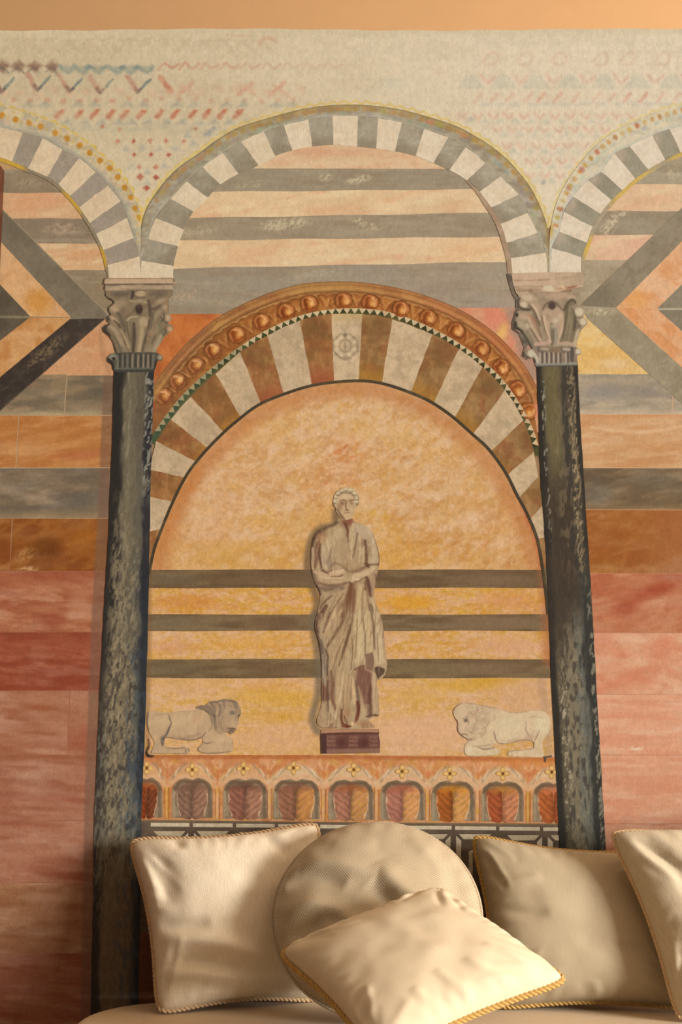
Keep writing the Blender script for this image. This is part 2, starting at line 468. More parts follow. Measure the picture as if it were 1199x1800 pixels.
    for row, (y, x0, x1) in enumerate(((204, 812, 1110), (228, 860, 1060), (257, 890, 1040), (284, 920, 1010), (308, 930, 995))):
        for x in range(x0, x1, 27):
            xx = x + (row % 2) * 13
            ops.append(stroke([(xx - 7, y - 4), (xx + 2, y + 4), (xx + 8, y - 3)], 5, (212, 158, 132), 0.5, 0.8))
            ops.append(fill([(xx + 5, y + 13), (xx + 13, y + 3), (xx + 21, y + 13)], (178, 178, 160), 0.42, 3))
    ops.append(blob(955, 320, 4, 6, (132, 140, 126), 0.6, 20)); ops.append(blob(830, 210, 5, 5, (150, 152, 138), 0.5))
    ops.append(blob(690, 148, 22, 12, (192, 190, 164), 0.35, 0, 0.9)); ops.append(blob(770, 128, 10, 8, (212, 172, 148), 0.3, 0, 0.9))
    ops.append(stroke([(455, 75), (470, 66), (484, 72)], 6, (205, 150, 118), 0.5, 0.9)); ops.append(stroke([(400, 62), (440, 64)], 4, (205, 150, 112), 0.35, 0.9))
    return ops
def scribble(curve, off, amp, wid, col, a, seed):
    """zigzag line that follows a curve"""
    rd = random.Random(seed); L = np.asarray(curve)[::2]
    T = np.gradient(L, axis=0); Nn = np.stack([T[:, 1], -T[:, 0]], 1); Nn /= np.linalg.norm(Nn, axis=1)[:, None] + 1e-9
    q = [tuple(L[i] + Nn[i] * (off + (amp if i % 2 else -amp) * rd.uniform(.5, 1.1))) for i in range(len(L))]
    return [stroke(q[i:i + 12], wid, col, a * rd.uniform(.7, 1), 0.7, smooth=False) for i in range(0, len(q) - 1, 11)]
_sl = lambda c, n=3: [tuple(p) for p in c[::n]]
YEL = (214, 176, 78)
field_ops = [base((203, 180, 142), (223, 203, 172)), mottle((196, 173, 136), 90, 30, 0.56, 0.16, 0.3, 3), mottle((214, 194, 160), 60, 30, 0.6, 0.12, 0.35, 4, 15), grad((500, 0), (1250, 0), (224, 204, 173), 0, 0.8),
             blob(60, 130, 260, 60, (188, 166, 130), 0.4, 0, 0.9), blob(280, 200, 190, 60, (194, 172, 134), 0.4, 0, 0.9),
             grad((0, 70), (0, 52), (206, 186, 150), 0, 0.6), wobble(marks(), 2.0, 8, 0.3, 44)]
field_ops += scribble(C_OUT[4:-4], 4, 3.0, 3.2, YEL, 0.75, 1) + [stroke(C_OUT[8:60], 7, (216, 190, 112), 0.5, 0.9, smooth=False)]
field_ops += scribble(L_OUT[:-12], 1, 3.0, 3.0, (208, 168, 66), 0.9, 2) + scribble(R_OUT[14:], 3, 2.5, 2.6, (220, 190, 100), 0.6, 3)
field_ops += [stroke(C_OUT[-62:-20], 8, (222, 200, 130), 0.45, 0.9, smooth=False)]
top_edge = [(x, 52 + 1.6 * math.sin(x * .009 + 1) + 0.7 * math.sin(x * .05)) for x in range(XR, XL - 1, -20)]
fpoly = [(XL, 210)] + [(x, y + 8) for x, y in _sl(L_OUT[:-20])] + [(247, 400)] + [(x, y + 6) for x, y in _sl(C_OUT[16:-16])] + [(966, 400)] + [(x, y + 8) for x, y in _sl(R_OUT[20:])] + [(XR, 210)] + top_edge
patch('plaster_field', fpoly, field_ops, 0, mural, 2.1, label='cream plaster field with faded red and blue-grey mosaic marks')

# ---------------------------------------------------------------- arches of alternating voussoirs
def ring(parent, pairs, dark_first, cols, layer, sp=2.6, accents=None, name='voussoir', mort=None):
    """cols = (light fn, dark fn) of (x, index) -> list of brushes"""
    OUTC = [p[0] for p in pairs]; INC = [p[1] for p in pairs]
    co = catmull(OUTC, 1e9) if 0 else None
    for i in range(len(pairs) - 1):
        (a, b), (c, d) = pairs[i], pairs[i + 1]
        def mid(k, side):
            q = [pairs[min(max(j, 0), len(pairs) - 1)][side] for j in (k - 1, k, k + 1, k + 2)]
            q = np.array(q, float)
            return tuple((-q[0] + 9 * q[1] + 9 * q[2] - q[3]) / 16)
        poly = [a, mid(i, 0), c, d, mid(i, 1), b]
        dark = (i % 2 == 0) == dark_first
        cx = (a[0] + b[0] + c[0] + d[0]) / 4; cy = (a[1] + b[1] + c[1] + d[1]) / 4
        # brush jitter on the outline, as laid by hand
        pp = densify(np.array(poly, float), 9)
        pp = pp + (np.stack([vnoise(pp[:, 0] * .09, pp[:, 1] * .09, 5), vnoise(pp[:, 0] * .09, pp[:, 1] * .09, 6)], 1) - .5) * 1.6
        ops = cols[1 if dark else 0](cx, cy, i)
        if accents and i in accents: ops = ops + accents[i]
        patch(name, pp, ops, layer, parent, sp)
def outer_light(cx, cy, i):
    t = min(max(cx / 1199, 0), 1); m = lambda a, b: tuple(a[k] * (1 - t) + b[k] * t for k in range(3))
    return [base(m((212, 186, 149), (224, 203, 173))), mottle(m((205, 176, 138), (218, 194, 160)), 40, 22, 0.55, 0.15, 0.6, i + 11, 20), mottle(m((220, 197, 160), (230, 212, 184)), 26, 14, 0.6, 0.1, 0.5, i + 31)]
def outer_dark(cx, cy, i):
    t = min(max(cx / 1199, 0), 1); m = lambda a, b: tuple(a[k] * (1 - t) + b[k] * t for k in range(3))
    dx, dy = 608 - cx, 640 - cy; n = math.hypot(dx, dy); ux, uy = dx / n, dy / n
    return [base(m((157, 141, 117), (172, 159, 134))), mottle(m((142, 127, 103), (154, 140, 114)), 26, 20, 0.55, 0.12, 0.7, i + 51), mottle(m((176, 160, 134), (186, 173, 148)), 12, 9, 0.66, 0.08, 0.5, i + 71),
            grad((cx + ux * 2, cy + uy * 2), (cx + ux * 22, cy + uy * 22), m((136, 120, 95), (146, 130, 104)), 0, 0.75)]
arch_c = wall_empty('arch', 606, 490, mural, 'wide central arch of cream and grey striped voussoirs')
def gold_dabs(curve, off, step, col, rx, ry, a=0.85, seed=1, jit=0.15):
    rd = random.Random(seed); L = np.asarray(curve); ops = []
    acc = 0; T = np.gradient(L, axis=0)
    for i in range(1, len(L)):
        acc += np.linalg.norm(L[i] - L[i - 1])
        if acc > step:
            acc = 0; n = np.array([T[i][1], -T[i][0]]); n /= np.linalg.norm(n) + 1e-9
            p = L[i] + n * off
            c = tuple(min(255, max(0, v + rd.uniform(-14, 14))) for v in col)
            ops.append(blob(p[0], p[1], rx * rd.uniform(1 - jit, 1 + jit), ry, c, a * rd.uniform(.7, 1), math.degrees(math.atan2(T[i][1], T[i][0])), 0.5))
    return ops
def ribbon(curve_a, curve_b): return [tuple(p) for p in curve_a] + [tuple(p) for p in curve_b[::-1]]
CV = catmull([p[0] for p in C_PAIRS], 6)
mo = [base((156, 138, 108), (176, 160, 132)), mottle((136, 118, 90), 30, 12, 0.52, 0.14, 0.6, 8), mottle((188, 176, 150), 22, 10, 0.6, 0.1, 0.6, 9)]
mo += gold_dabs(C_OUT[24:-22], -8, 15, (176, 134, 66), 7, 4.5, 0.75, 4, 0.5) + gold_dabs(C_OUT[24:-22], -7, 47, (178, 124, 78), 6, 4, 0.4, 5, 0.4) + gold_dabs(C_OUT, -17, 23, (150, 150, 132), 9, 4, 0.5, 6, 0.3)
mo += [stroke(_sl(C_OUT, 2), 3, (124, 108, 78), 0.8, 0.8, smooth=False), stroke(_sl(C_OUT[60:], 2), 7, (164, 128, 62), 0.5, 0.8, smooth=False), stroke([tuple(p) for p in CV[::2]], 6, (182, 172, 150), 0.45, 0.9, smooth=False)]
patch('moulding', ribbon(C_OUT, CV), [wobble(mo, 1.5, 6, 0.0, 46)], 3, arch_c, 2.2, label='grey and gold painted edge moulding of the arch')
ring(arch_c, C_PAIRS, False, (outer_light, outer_dark), 4)

CI = catmull([q[1] for q in C_PAIRS[19:]], 6)
patch('edge_line', ribbon(CI, np.array([CI[i] + np.array([-8.0, 3.0]) * min(1, .3 + i / 12) for i in range(len(CI))])), [base((176, 146, 116)), mottle((160, 128, 98), 20, 14, .52, .13, .6, 199)], 5, arch_c, 2.2, label='brown inner shadow line of the arch')
arch_l = wall_empty('arch', 20, 490, mural, 'left side arch of cream and grey voussoirs with gold-dotted edge')
LV = catmull([p[0] for p in L_PAIRS], 6)
mo = [base((204, 180, 140)), mottle((160, 150, 132), 16, 9, 0.55, 0.1, 0.6, 18), stroke([tuple(p) for p in LV], 12, (166, 158, 142), 0.55, 0.9, smooth=False), stroke([tuple(p) for p in LV[30:]], 9, (146, 136, 114), 0.55, 0.9, smooth=False)]
mo += gold_dabs(LV, 11, 9, (176, 160, 130), 6, 4, 0.5, 7) + gold_dabs(L_OUT, -6, 11, (206, 172, 92), 4, 2.5, 0.6, 12)
for (x, y) in ((-45, 198), (-21, 199), (3, 203), (27, 210), (51, 216), (72, 223), (97, 234), (118, 244), (139, 256), (158, 269), (176, 282), (193, 296), (207, 312), (219, 330), (230, 347), (237, 366)):
    mo += [blob(x, y, 6, 6, (186, 128, 44) if y > 240 or y < 212 else (190, 132, 52), 0.95, 0, 0.35), blob(x + 10, y + 5, 3.5, 4, (196, 160, 92), 0.6, 0, 0.6)]
mo += [fill([(238, 378), (252, 376), (247, 392)], (196, 140, 40), 0.9, 2)]
patch('moulding', ribbon(L_OUT, LV), [wobble(mo, 1.4, 6, 0.0, 47)], 3, arch_l, 2.2, label='gold-dotted moulding')
ring(arch_l, L_PAIRS, False, (lambda a, b, i: outer_light(a, b, i + 100) + [blob(a, b, 30, 30, (210, 176, 138), 0.3)], lambda a, b, i: [base((158, 141, 120)), mottle((148, 130, 108), 30, 22, 0.5, 0.15, 0.5, i + 151), mottle((172, 152, 128), 14, 11, 0.66, 0.08, 0.4, i + 171)]), 4)
LI = catmull([p[1] for p in L_PAIRS], 6)
patch('edge_line', ribbon(LI, np.array([LI[i] + (np.array([-4.5, 3.5]) if LI[i][0] > 60 else np.array([-1, 7])) * (1 if LI[i][1] < 475 else 0.6) for i in range(len(LI))])),
      [base((142, 124, 96)), blob(-60, 280, 100, 20, (196, 152, 58), 1, 0, 0.3), blob(22, 289, 26, 14, (196, 152, 60), 1, 15, 0.5), blob(124, 358, 28, 16, (196, 152, 60), 1, 52, 0.5), blob(178, 455, 12, 22, (190, 146, 54), 1, 0, 0.5)], 5, arch_l, 2.2, label='yellow painted inner edge line')

arch_r = wall_empty('arch', 1190, 490, mural, 'right side arch of pale cream and grey voussoirs')
RV = catmull([p[0] for p in R_PAIRS], 6)
mo = [base((216, 198, 164)), mottle((186, 176, 152), 16, 9, 0.55, 0.1, 0.5, 28), stroke([tuple(p) for p in RV], 9, (190, 186, 168), 0.6, 0.9, smooth=False)]
mo += gold_dabs(R_OUT[14:], -9, 13, (190, 146, 74), 4, 5.5, 0.8, 15) + gold_dabs(R_OUT[14:], -9, 41, (176, 112, 80), 5, 6, 0.7, 16) + gold_dabs(R_OUT[6:], -18, 20, (176, 178, 164), 7, 4, 0.5, 17) + [blob(968, 402, 5, 16, (200, 156, 60), 0.7)]
patch('moulding', ribbon(R_OUT, RV), [wobble(mo, 1.5, 6, 0.0, 48)], 3, arch_r, 2.2, label='pale gold-dabbed moulding')
def r_dark(cx, cy, i): return [base((158, 146, 122)), mottle((142, 130, 106), 26, 20, 0.55, 0.12, 0.6, i + 351), blob(cx - 22, cy - 14, 16, 14, (182, 162, 136), 0.8, 40, 0.8)]
ring(arch_r, R_PAIRS, False, (lambda a, b, i: [base((223, 202, 173)), mottle((218, 190, 158), 40, 22, 0.55, 0.15, 0.5, i + 311), mottle((228, 212, 186), 26, 14, 0.6, 0.1, 0.5, i + 331)], r_dark), 4)
RI = catmull([p[1] for p in R_PAIRS], 6)
patch('edge_line', ribbon(RI, np.array([RI[i] + (np.array([6, 4]) if RI[i][1] > 300 else np.array([2, 7])) for i in range(len(RI))])),
      [base((172, 152, 122)), blob(1038, 437, 12, 24, (214, 174, 84), 1, 15, 0.5), blob(1112, 330, 52, 22, (206, 170, 92), 1, -38, 0.5), blob(1200, 268, 60, 16, (206, 168, 84), 0.8, 0, 0.4)], 5, arch_r, 2.2, label='yellow painted inner edge line')

# ---------------------------------------------------------------- striped panels inside the arches
def clip_in(poly): return poly
def light_stripe(seed, c1=(218, 183, 138), c2=(224, 190, 148), warm=(216, 160, 116)):
    return [base(c1, c2, 300, 900), mottle(warm, 70, 16, 0.56, 0.12, 0.5, seed, -10), mottle((226, 200, 154), 50, 12, 0.6, 0.12, 0.6, seed + 1, -8), mottle((205, 168, 124), 110, 30, 0.6, 0.1, 0.4, seed + 2)]
def grey_stripe(seed, c1=(154, 134, 106), c2=(162, 143, 116)):
    return [base(c1, c2, 300, 900), mottle((144, 122, 94), 90, 14, 0.55, 0.14, 0.5, seed), mottle((170, 150, 120), 60, 8, 0.6, 0.12, 0.5, seed + 1)]
def fleck(x, y, rx, ry, col, a, ang=0, seed=1):
    """dry brush highlights inside an ellipse"""
    c = rgb(col)
    def f(P, C):
        ca, sa = math.cos(R(ang)), math.sin(R(ang)); dx, dy = P[:, 0] - x, P[:, 1] - y
        d = np.hypot((dx * ca + dy * sa) / rx, (-dx * sa + dy * ca) / ry)
        m = a * (1 - sstep(0.35, 1.1, d)) * sstep(0.40, 0.60, fbm(P, 4.5, 2.2, seed, 3, -40))
        return C * (1 - m[:, None]) + c * m[:, None]
    return f
tym = wall_empty('striped_panel', 606, 560, mural, 'cream and grey banded wall under the central arch')
def band(y0l, y0r, y1l, y1r, xl, xr, xa=400, xb=800):
    g = lambda a, b, x: a + (b - a) * (x - xa) / (xb - xa)
    n = 14; xs = [xl + (xr - xl) * k / n for k in range(n + 1)]
    w = lambda x, s: 0.8 * math.sin(x * .031 + s)
    return [(x, g(y0l, y0r, x) + w(x, y0l)) for x in xs] + [(x, g(y1l, y1r, x) + w(x, y1l)) for x in reversed(xs)]
patch('stripe', [(430, 296), (500, 262), (590, 248), (690, 258), (790, 297)], light_stripe(201, (214, 180, 138), (222, 186, 146), (208, 152, 112)) + [blob(600, 268, 90, 9, (206, 150, 112), 0.5)], 1, tym, 3)
patch('stripe', band(293, 288, 337, 333, 350, 850), grey_stripe(204, (151, 134, 107), (158, 141, 115)) + [fleck(572, 312, 16, 9, (205, 184, 146), 0.8, -10, 2), fleck(632, 315, 32, 9, (205, 184, 146), 0.85, -14, 3), fleck(440, 325, 40, 9, (190, 168, 132), 0.6, -12, 4)], 1, tym, 2.4)
patch('stripe', band(337, 333, 382, 375, 322, 875), light_stripe(207), 1, tym, 3)
patch('stripe', band(382, 375, 422, 417, 312, 885), grey_stripe(210) + [fleck(500, 394, 62, 13, (205, 184, 144), 0.85, -6, 5), fleck(630, 388, 16, 8, (205, 184, 144), 0.8, 0, 6), fleck(652, 398, 26, 8, (200, 176, 136), 0.7, 10, 7), fleck(350, 405, 50, 12, (190, 168, 132), 0.6, -8, 8)], 1, tym, 2.4)
patch('stripe', band(422, 417, 470, 462, 304, 895), light_stripe(213) + [blob(700, 452, 9, 7, (216, 160, 124), 0.6), blob(754, 455, 8, 7, (214, 158, 120), 0.6), blob(820, 440, 60, 22, (222, 172, 122), 0.5, 0, 0.9)], 1, tym, 3)
patch('stripe', band(470, 462, 560, 548, 296, 905), grey_stripe(216, (152, 136, 112), (162, 144, 122)) + [fleck(330, 520, 30, 16, (196, 160, 126), 0.45, -20, 9), blob(760, 510, 90, 26, (156, 134, 112), 0.5, -10, 0.9), fleck(560, 480, 50, 8, (180, 164, 138), 0.6, -10, 10), fleck(880, 500, 40, 26, (172, 152, 128), 0.5, 60, 11), blob(900, 530, 26, 20, (176, 146, 124), 0.5, 0, 0.9)], 1, tym, 2.6)
patch('stripe', [(286, 552), (420, 552), (420, 740), (262, 740), (262, 660)], [base((184, 102, 50)), mottle((200, 124, 66), 40, 30, 0.5, 0.15, 0.7, 219, 60), mottle((164, 82, 40), 30, 24, 0.6, 0.1, 0.6, 220), grad((290, 640), (262, 690), (120, 70, 44), 0, 0.5), blob(330, 572, 60, 20, (196, 110, 54), 0.6)], 2, tym, 2.6, label='orange spandrel between capital and niche arch')
patch('stripe', [(780, 541), (912, 541), (945, 640), (948, 760), (820, 760)], [base((208, 148, 108)), mottle((212, 128, 96), 24, 20, 0.52, 0.12, 0.7, 222), blob(866, 562, 20, 20, (214, 130, 100), 0.8), blob(880, 590, 10, 26, (226, 172, 96), 0.8, 25), fill([(886, 540), (915, 540), (950, 660), (930, 680), (905, 600)], (168, 132, 110), 0.85, 7), blob(905, 640, 20, 30, (178, 134, 104), 0.6, 30)], 2, tym, 2.6, label='pink and yellow spandrel between niche arch and capital')

bay_l = wall_empty('striped_panel', 100, 560, mural, 'cream and grey banded wall under the left arch')
def hb(y0, y1, x0, x1): 
    n = 8; xs = [x0 + (x1 - x0) * k / n for k in range(n + 1)]
    return [(x, y0 + .7 * math.sin(x * .05 + y0)) for x in xs] + [(x, y1 + .7 * math.sin(x * .05 + y1)) for x in reversed(xs)]
pk = dict(c1=(208, 160, 116), c2=(208, 160, 116), warm=(206, 142, 100))
patch('stripe', hb(262, 299, XL, 90), [base((178, 142, 100)), mottle((196, 150, 90), 40, 20, 0.5, 0.2, 0.5, 229)], 0, bay_l, 3)
patch('stripe', hb(297, 339, XL, 130), grey_stripe(230, (138, 118, 92), (138, 118, 92)) + [fleck(45, 322, 34, 12, (172, 148, 116), 0.6, 0, 12)], 1, bay_l, 2.6)
patch('stripe', hb(339, 384, XL, 172), light_stripe(233, **pk), 1, bay_l, 3)
patch('stripe', hb(384, 428, XL, 190), grey_stripe(236, (136, 116, 92), (136, 116, 92)) + [fleck(112, 402, 40, 16, (182, 150, 120), 0.7, 0, 13)], 1, bay_l, 2.6)
patch('stripe', hb(428, 475, XL, 198), light_stripe(239, (206, 162, 116), (206, 162, 116), (200, 140, 96)), 1, bay_l, 3)
patch('stripe', hb(475, 560, XL, 215), grey_stripe(242, (140, 120, 92), (140, 120, 92)) + [mottle((150, 118, 84), 20, 14, 0.6, 0.1, 0.4, 243)], 1, bay_l, 2.8)
bay_r = wall_empty('striped_panel', 1110, 560, mural, 'pink and grey banded wall under the right arch')
pr = dict(c1=(222, 182, 142), c2=(222, 182, 142), warm=(222, 166, 132))
patch('stripe', hb(250, 326, 1090, XR), grey_stripe(250, (168, 152, 124), (168, 152, 124)) + [fleck(1185, 308, 26, 12, (205, 184, 150), 0.6, 40, 14)], 1, bay_r, 2.6)
patch('stripe', hb(324, 371, 1050, XR), light_stripe(253, **pr), 2, bay_r, 3)
patch('stripe', hb(371, 414, 1020, XR), grey_stripe(256, (158, 142, 116), (158, 142, 116)) + [fleck(1072, 395, 32, 15, (210, 186, 150), 0.8, -55, 15), fleck(1095, 376, 14, 6, (212, 190, 154), 0.7, 0, 16)], 1, bay_r, 2.4)
patch('stripe', hb(413, 457, 1010, XR), light_stripe(259, (222, 178, 142), (222, 178, 142), (220, 164, 132)), 2, bay_r, 3)
patch('stripe', hb(457, 545, 1004, XR), grey_stripe(262, (176, 156, 126), (176, 156, 126)), 1, bay_r, 2.8)

# ---------------------------------------------------------------- chevrons either side
chev_l = wall_empty('chevron', 60, 720, mural, 'left grey and ochre chevron pointing at the column')
patch('ground', [(XL, 552), (130, 552), (195, 552), (202, 660), (XL, 660)], [base((200, 146, 102)), mottle((194, 132, 86), 60, 16, 0.54, 0.12, 0.5, 270), mottle((208, 158, 114), 40, 14, 0.6, 0.1, 0.6, 271), stroke([(186, 560), (176, 590), (184, 630), (192, 655)], 8, (176, 128, 90), 0.7, 0.7)], 1, chev_l, 2.8, label='peach block beside the capital')
dk = lambda s, c, d, e: [base(c), mottle(d, 40, 24, 0.52, 0.14, 0.7, s, 40), mottle(e, 16, 8, 0.64, 0.08, 0.5, s + 1, -40)]
patch('chevron_band', [(XL, 196), (7, 370), (66, 428), (187, 549), (186, 559), (125, 559), (3, 427), (XL, 240)], dk(273, (118, 104, 82), (128, 112, 90), (108, 92, 72)) + [blob(30, 400, 30, 26, (108, 94, 74), 0.7, 45), stroke([(7, 370), (66, 428), (187, 549)], 2, (176, 156, 118), 0.75, 0.6)], 2, chev_l, 2.4)
patch('chevron_band', [(125, 559), (187, 559), (0, 723), (XL, 872), (XL, 804), (0, 663)], dk(276, (66, 55, 46), (56, 46, 39), (92, 76, 60)) + [fleck(80, 620, 60, 14, (150, 122, 84), 0.6, -40, 17), stroke([(125, 559), (187, 558)], 2, (176, 160, 128), 0.8, 0.5), stroke([(187, 560), (0, 724)], 1.8, (172, 140, 104), 0.6, 0.6)], 2, chev_l, 2.4)
patch('chevron_filling', [(XL, 258), (3, 427), (125, 558), (52, 556), (0, 500), (XL, 330)], [base((202, 150, 100)), mottle((214, 166, 116), 30, 30, 0.5, 0.15, 0.7, 279, 45), blob(68, 530, 26, 24, (196, 132, 56), 0.75, 0, 0.7), blob(12, 452, 18, 22, (210, 164, 118), 0.6)], 2, chev_l, 2.8)
patch('chevron_filling', [(52, 558), (125, 559), (0, 663), (XL, 804), (XL, 735), (0, 599)], [base((196, 142, 88)), mottle((180, 118, 62), 36, 24, 0.52, 0.14, 0.7, 281, -40), mottle((208, 158, 108), 24, 14, 0.6, 0.1, 0.6, 282)], 2, chev_l, 2.8)
patch('chevron_core', [(XL, 330), (0, 500), (52, 555), (52, 558), (0, 599), (XL, 735)], [base((98, 84, 66)), mottle((84, 72, 56), 26, 22, 0.5, 0.14, 0.7, 284), stroke([(XL, 556), (52, 557)], 2.2, (160, 142, 110), 0.9, 0.5)], 2, chev_l, 2.8)
chev_r = wall_empty('chevron', 1130, 720, mural, 'right grey and orange chevron pointing at the column')
patch('ground', [(1004, 540), (1060, 541), (XR, 700), (XR, 660), (1018, 660)], [base((222, 176, 104)), mottle((226, 190, 130), 34, 22, 0.5, 0.14, 0.8, 290), mottle((216, 164, 88), 26, 20, 0.6, 0.1, 0.6, 291), blob(1080, 640, 30, 12, (222, 186, 140), 0.7)], 1, chev_r, 2.8, label='yellow block beside the capital')
patch('chevron_band', [(1020, 537), (1199, 365), (XR, 200), (XR, 258), (1199, 424), (1083, 541)], dk(293, (142, 125, 100), (152, 136, 110), (128, 111, 87)) + [blob(1050, 528, 40, 26, (118, 106, 84), 0.6, -40)], 3, chev_r, 2.4)
patch('chevron_band', [(1022, 541), (1083, 541), (1199, 646), (XR, 800), (XR, 868), (1199, 709), (1033, 560)], dk(296, (158, 141, 112), (144, 126, 98), (170, 152, 122)) + [fleck(1055, 548, 30, 8, (210, 190, 150), 0.7, 0, 18), stroke([(1022, 540), (1083, 540)], 2, (214, 196, 160), 0.8, 0.5), stroke([(1033, 562), (1199, 711)], 2, (202, 182, 146), 0.7, 0.5)], 3, chev_r, 2.4)
patch('chevron_filling', [(1083, 541), (1199, 424), (XR, 258), (XR, 330), (1199, 500), (1155, 543)], [base((221, 166, 120)), mottle((226, 178, 136), 36, 22, 0.52, 0.14, 0.7, 299, -45), mottle((216, 148, 94), 26, 20, 0.58, 0.1, 0.7, 300), blob(1118, 530, 24, 22, (222, 154, 84), 0.7)], 2, chev_r, 2.8)
patch('chevron_filling', [(1083, 541), (1155, 543), (1199, 582), (XR, 730), (XR, 800), (1199, 646)], [base((219, 158, 108)), mottle((224, 172, 126), 40, 14, 0.52, 0.14, 0.7, 302, 42), mottle((212, 140, 86), 30, 12, 0.58, 0.1, 0.7, 303, 42)], 2, chev_r, 2.8)
patch('chevron_core', [(1155, 543), (1199, 500), (XR, 330), (XR, 730), (1199, 582)], [base((142, 128, 104)), mottle((130, 116, 92), 26, 22, 0.5, 0.14, 0.7, 305), stroke([(1155, 543), (XR, 541)], 2.5, (212, 194, 160), 0.8, 0.5)], 2, chev_r, 2.8)

# ---------------------------------------------------------------- courses of stone either side of the columns
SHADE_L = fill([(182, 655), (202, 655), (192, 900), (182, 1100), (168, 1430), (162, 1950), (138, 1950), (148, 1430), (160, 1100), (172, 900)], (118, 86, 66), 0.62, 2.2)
def course(parent, side, y0, y1, joints, ops, sp=3.0, ext=None):
    xs = ([XL] + joints + [215]) if side < 0 else ([1005] + joints + [XR])
    for i in range(len(xs) - 1):
        a, b = xs[i], xs[i + 1]
        ya = y0 + random.Random(y0 + i).uniform(-.5, .5)
        g = 0.8
        poly = [(a + (g if i else 0), ya + .6), ((a + b) / 2, ya + .9), (b - (g if i < len(xs) - 2 else 0), ya + .6), (b - (g if i < len(xs) - 2 else 0) - (5 if (joints and i < len(xs) - 2) else 0), y1 - .6), ((a + b) / 2, y1 - .3), (a - (5 if i else 0) + g, y1 - .6)]
        o = list(ops) + [mottle((255, 240, 220), 70, 20, 0.62, 0.15, 0.06 if i else 0.12, i + int(y0))]
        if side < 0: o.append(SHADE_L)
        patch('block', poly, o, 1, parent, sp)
def stone(c, d, e, s, sx=70, sy=12, ang=-4): return [base(c), mottle(d, sx, sy, 0.52, 0.13, 0.75, s, ang), mottle(e, sx * .8, sy * .8, 0.6, 0.1, 0.7, s + 1, ang), mottle(d, 22, 7, 0.62, 0.1, 0.35, s + 2, ang)]
bl = wall_empty('block_wall', 80, 1800, mural, 'ochre, grey and brick-red stone courses left of the left column')
patch('joint_lines', [(XL, 655), (214, 655), (214, 1960), (XL, 1960)], [base((178, 144, 106)), grad((0, 880), (0, 1010), (152, 92, 66), 0, 0.9)], 0, bl, 12, label='pale joint lines')
course(bl, -1, 658, 730, [118], stone((138, 114, 84), (108, 92, 72), (160, 130, 96), 401, 60, 10) + [grad((0, 715), (0, 731), (186, 160, 116), 0, 0.7), blob(60, 690, 40, 14, (130, 112, 86), 0.5), blob(175, 690, 26, 18, (92, 82, 66), 0.6), blob(30, 675, 40, 8, (176, 130, 84), 0.5)])
course(bl, -1, 730, 822, [33], stone((184, 122, 66), (170, 104, 52), (196, 138, 84), 405, 80, 12, -8) + [blob(140, 800, 50, 8, (178, 96, 62), 0.5, -5), blob(40, 790, 60, 16, (194, 140, 90), 0.5)])
course(bl, -1, 822, 911, [], stone((126, 104, 78), (104, 88, 70), (146, 118, 88), 409, 60, 14) + [blob(140, 880, 50, 16, (98, 90, 78), 0.6, -10), grad((0, 893), (0, 911), (158, 130, 92), 0, 0.6), blob(165, 835, 30, 12, (96, 84, 66), 0.5)])
course(bl, -1, 911, 1004, [22], stone((144, 84, 34), (124, 64, 26), (158, 96, 42), 413, 50, 18, -25) + [blob(80, 965, 34, 22, (96, 50, 20), 0.6, -20), fleck(45, 975, 26, 16, (186, 140, 84), 0.5, -20, 21), fleck(50, 1000, 26, 6, (196, 150, 104), 0.8, 0, 22), blob(140, 950, 36, 30, (158, 92, 30), 0.6)])
course(bl, -1, 1004, 1111, [], stone((168, 104, 70), (148, 78, 50), (182, 122, 86), 417, 80, 12, 3) + [blob(90, 1090, 30, 14, (142, 66, 46), 0.6), grad((0, 1035), (0, 1010), (150, 78, 50), 0, 0.6), blob(140, 1060, 20, 30, (186, 128, 92), 0.5)])
course(bl, -1, 1111, 1214, [], stone((150, 78, 52), (134, 60, 38), (164, 94, 66), 421, 90, 14, 3) + [grad((0, 1190), (0, 1214), (134, 60, 38), 0, 0.6)])
course(bl, -1, 1214, 1327, [123], stone((164, 107, 77), (150, 88, 60), (172, 116, 84), 425, 80, 16, 6) + [blob(70, 1245, 30, 8, (142, 76, 42), 0.6), blob(150, 1300, 30, 26, (152, 80, 56), 0.5), stroke([(10, 1262), (50, 1266)], 4, (134, 72, 40), 0.6)])
course(bl, -1, 1327, 1442, [], stone((164, 108, 80), (148, 88, 62), (172, 118, 90), 429, 100, 12, 4) + [grad((0, 1345), (0, 1330), (140, 78, 46), 0, 0.6), stroke([(0, 1408), (80, 1402), (150, 1410)], 8, (150, 82, 58), 0.5), blob(60, 1360, 60, 10, (178, 126, 96), 0.5)])
course(bl, -1, 1442, 1552, [], stone((164, 108, 80), (146, 84, 58), (172, 118, 90), 433, 100, 14, 4) + [blob(110, 1540, 60, 8, (130, 66, 42), .5), blob(60, 1500, 70, 10, (176, 122, 92), .5)])
course(bl, -1, 1552, 1676, [], stone((156, 106, 72), (140, 88, 56), (166, 118, 82), 437, 100, 14, 4))
course(bl, -1, 1676, 1950, [], stone((150, 92, 64), (136, 72, 50), (160, 106, 74), 441, 100, 14, 4))
br = wall_empty('block_wall', 1130, 1800, mural, 'orange, grey and salmon-pink stone courses right of the right column')
patch('joint_lines', [(1005, 655), (XR, 655), (XR, 1960), (1005, 1960)], [base((206, 164, 122)), grad((0, 860), (0, 1000), (188, 124, 88), 0, 1)], 0, br, 12, label='pale joint lines')
course(br, 1, 657, 728, [1186], stone((168, 148, 120), (150, 134, 112), (190, 166, 134), 451, 60, 12) + [blob(1060, 690, 40, 16, (148, 136, 124), 0.6), blob(1140, 690, 26, 10, (140, 126, 112), 0.6), grad((0, 712), (0, 730), (206, 180, 146), 0, 0.7)])
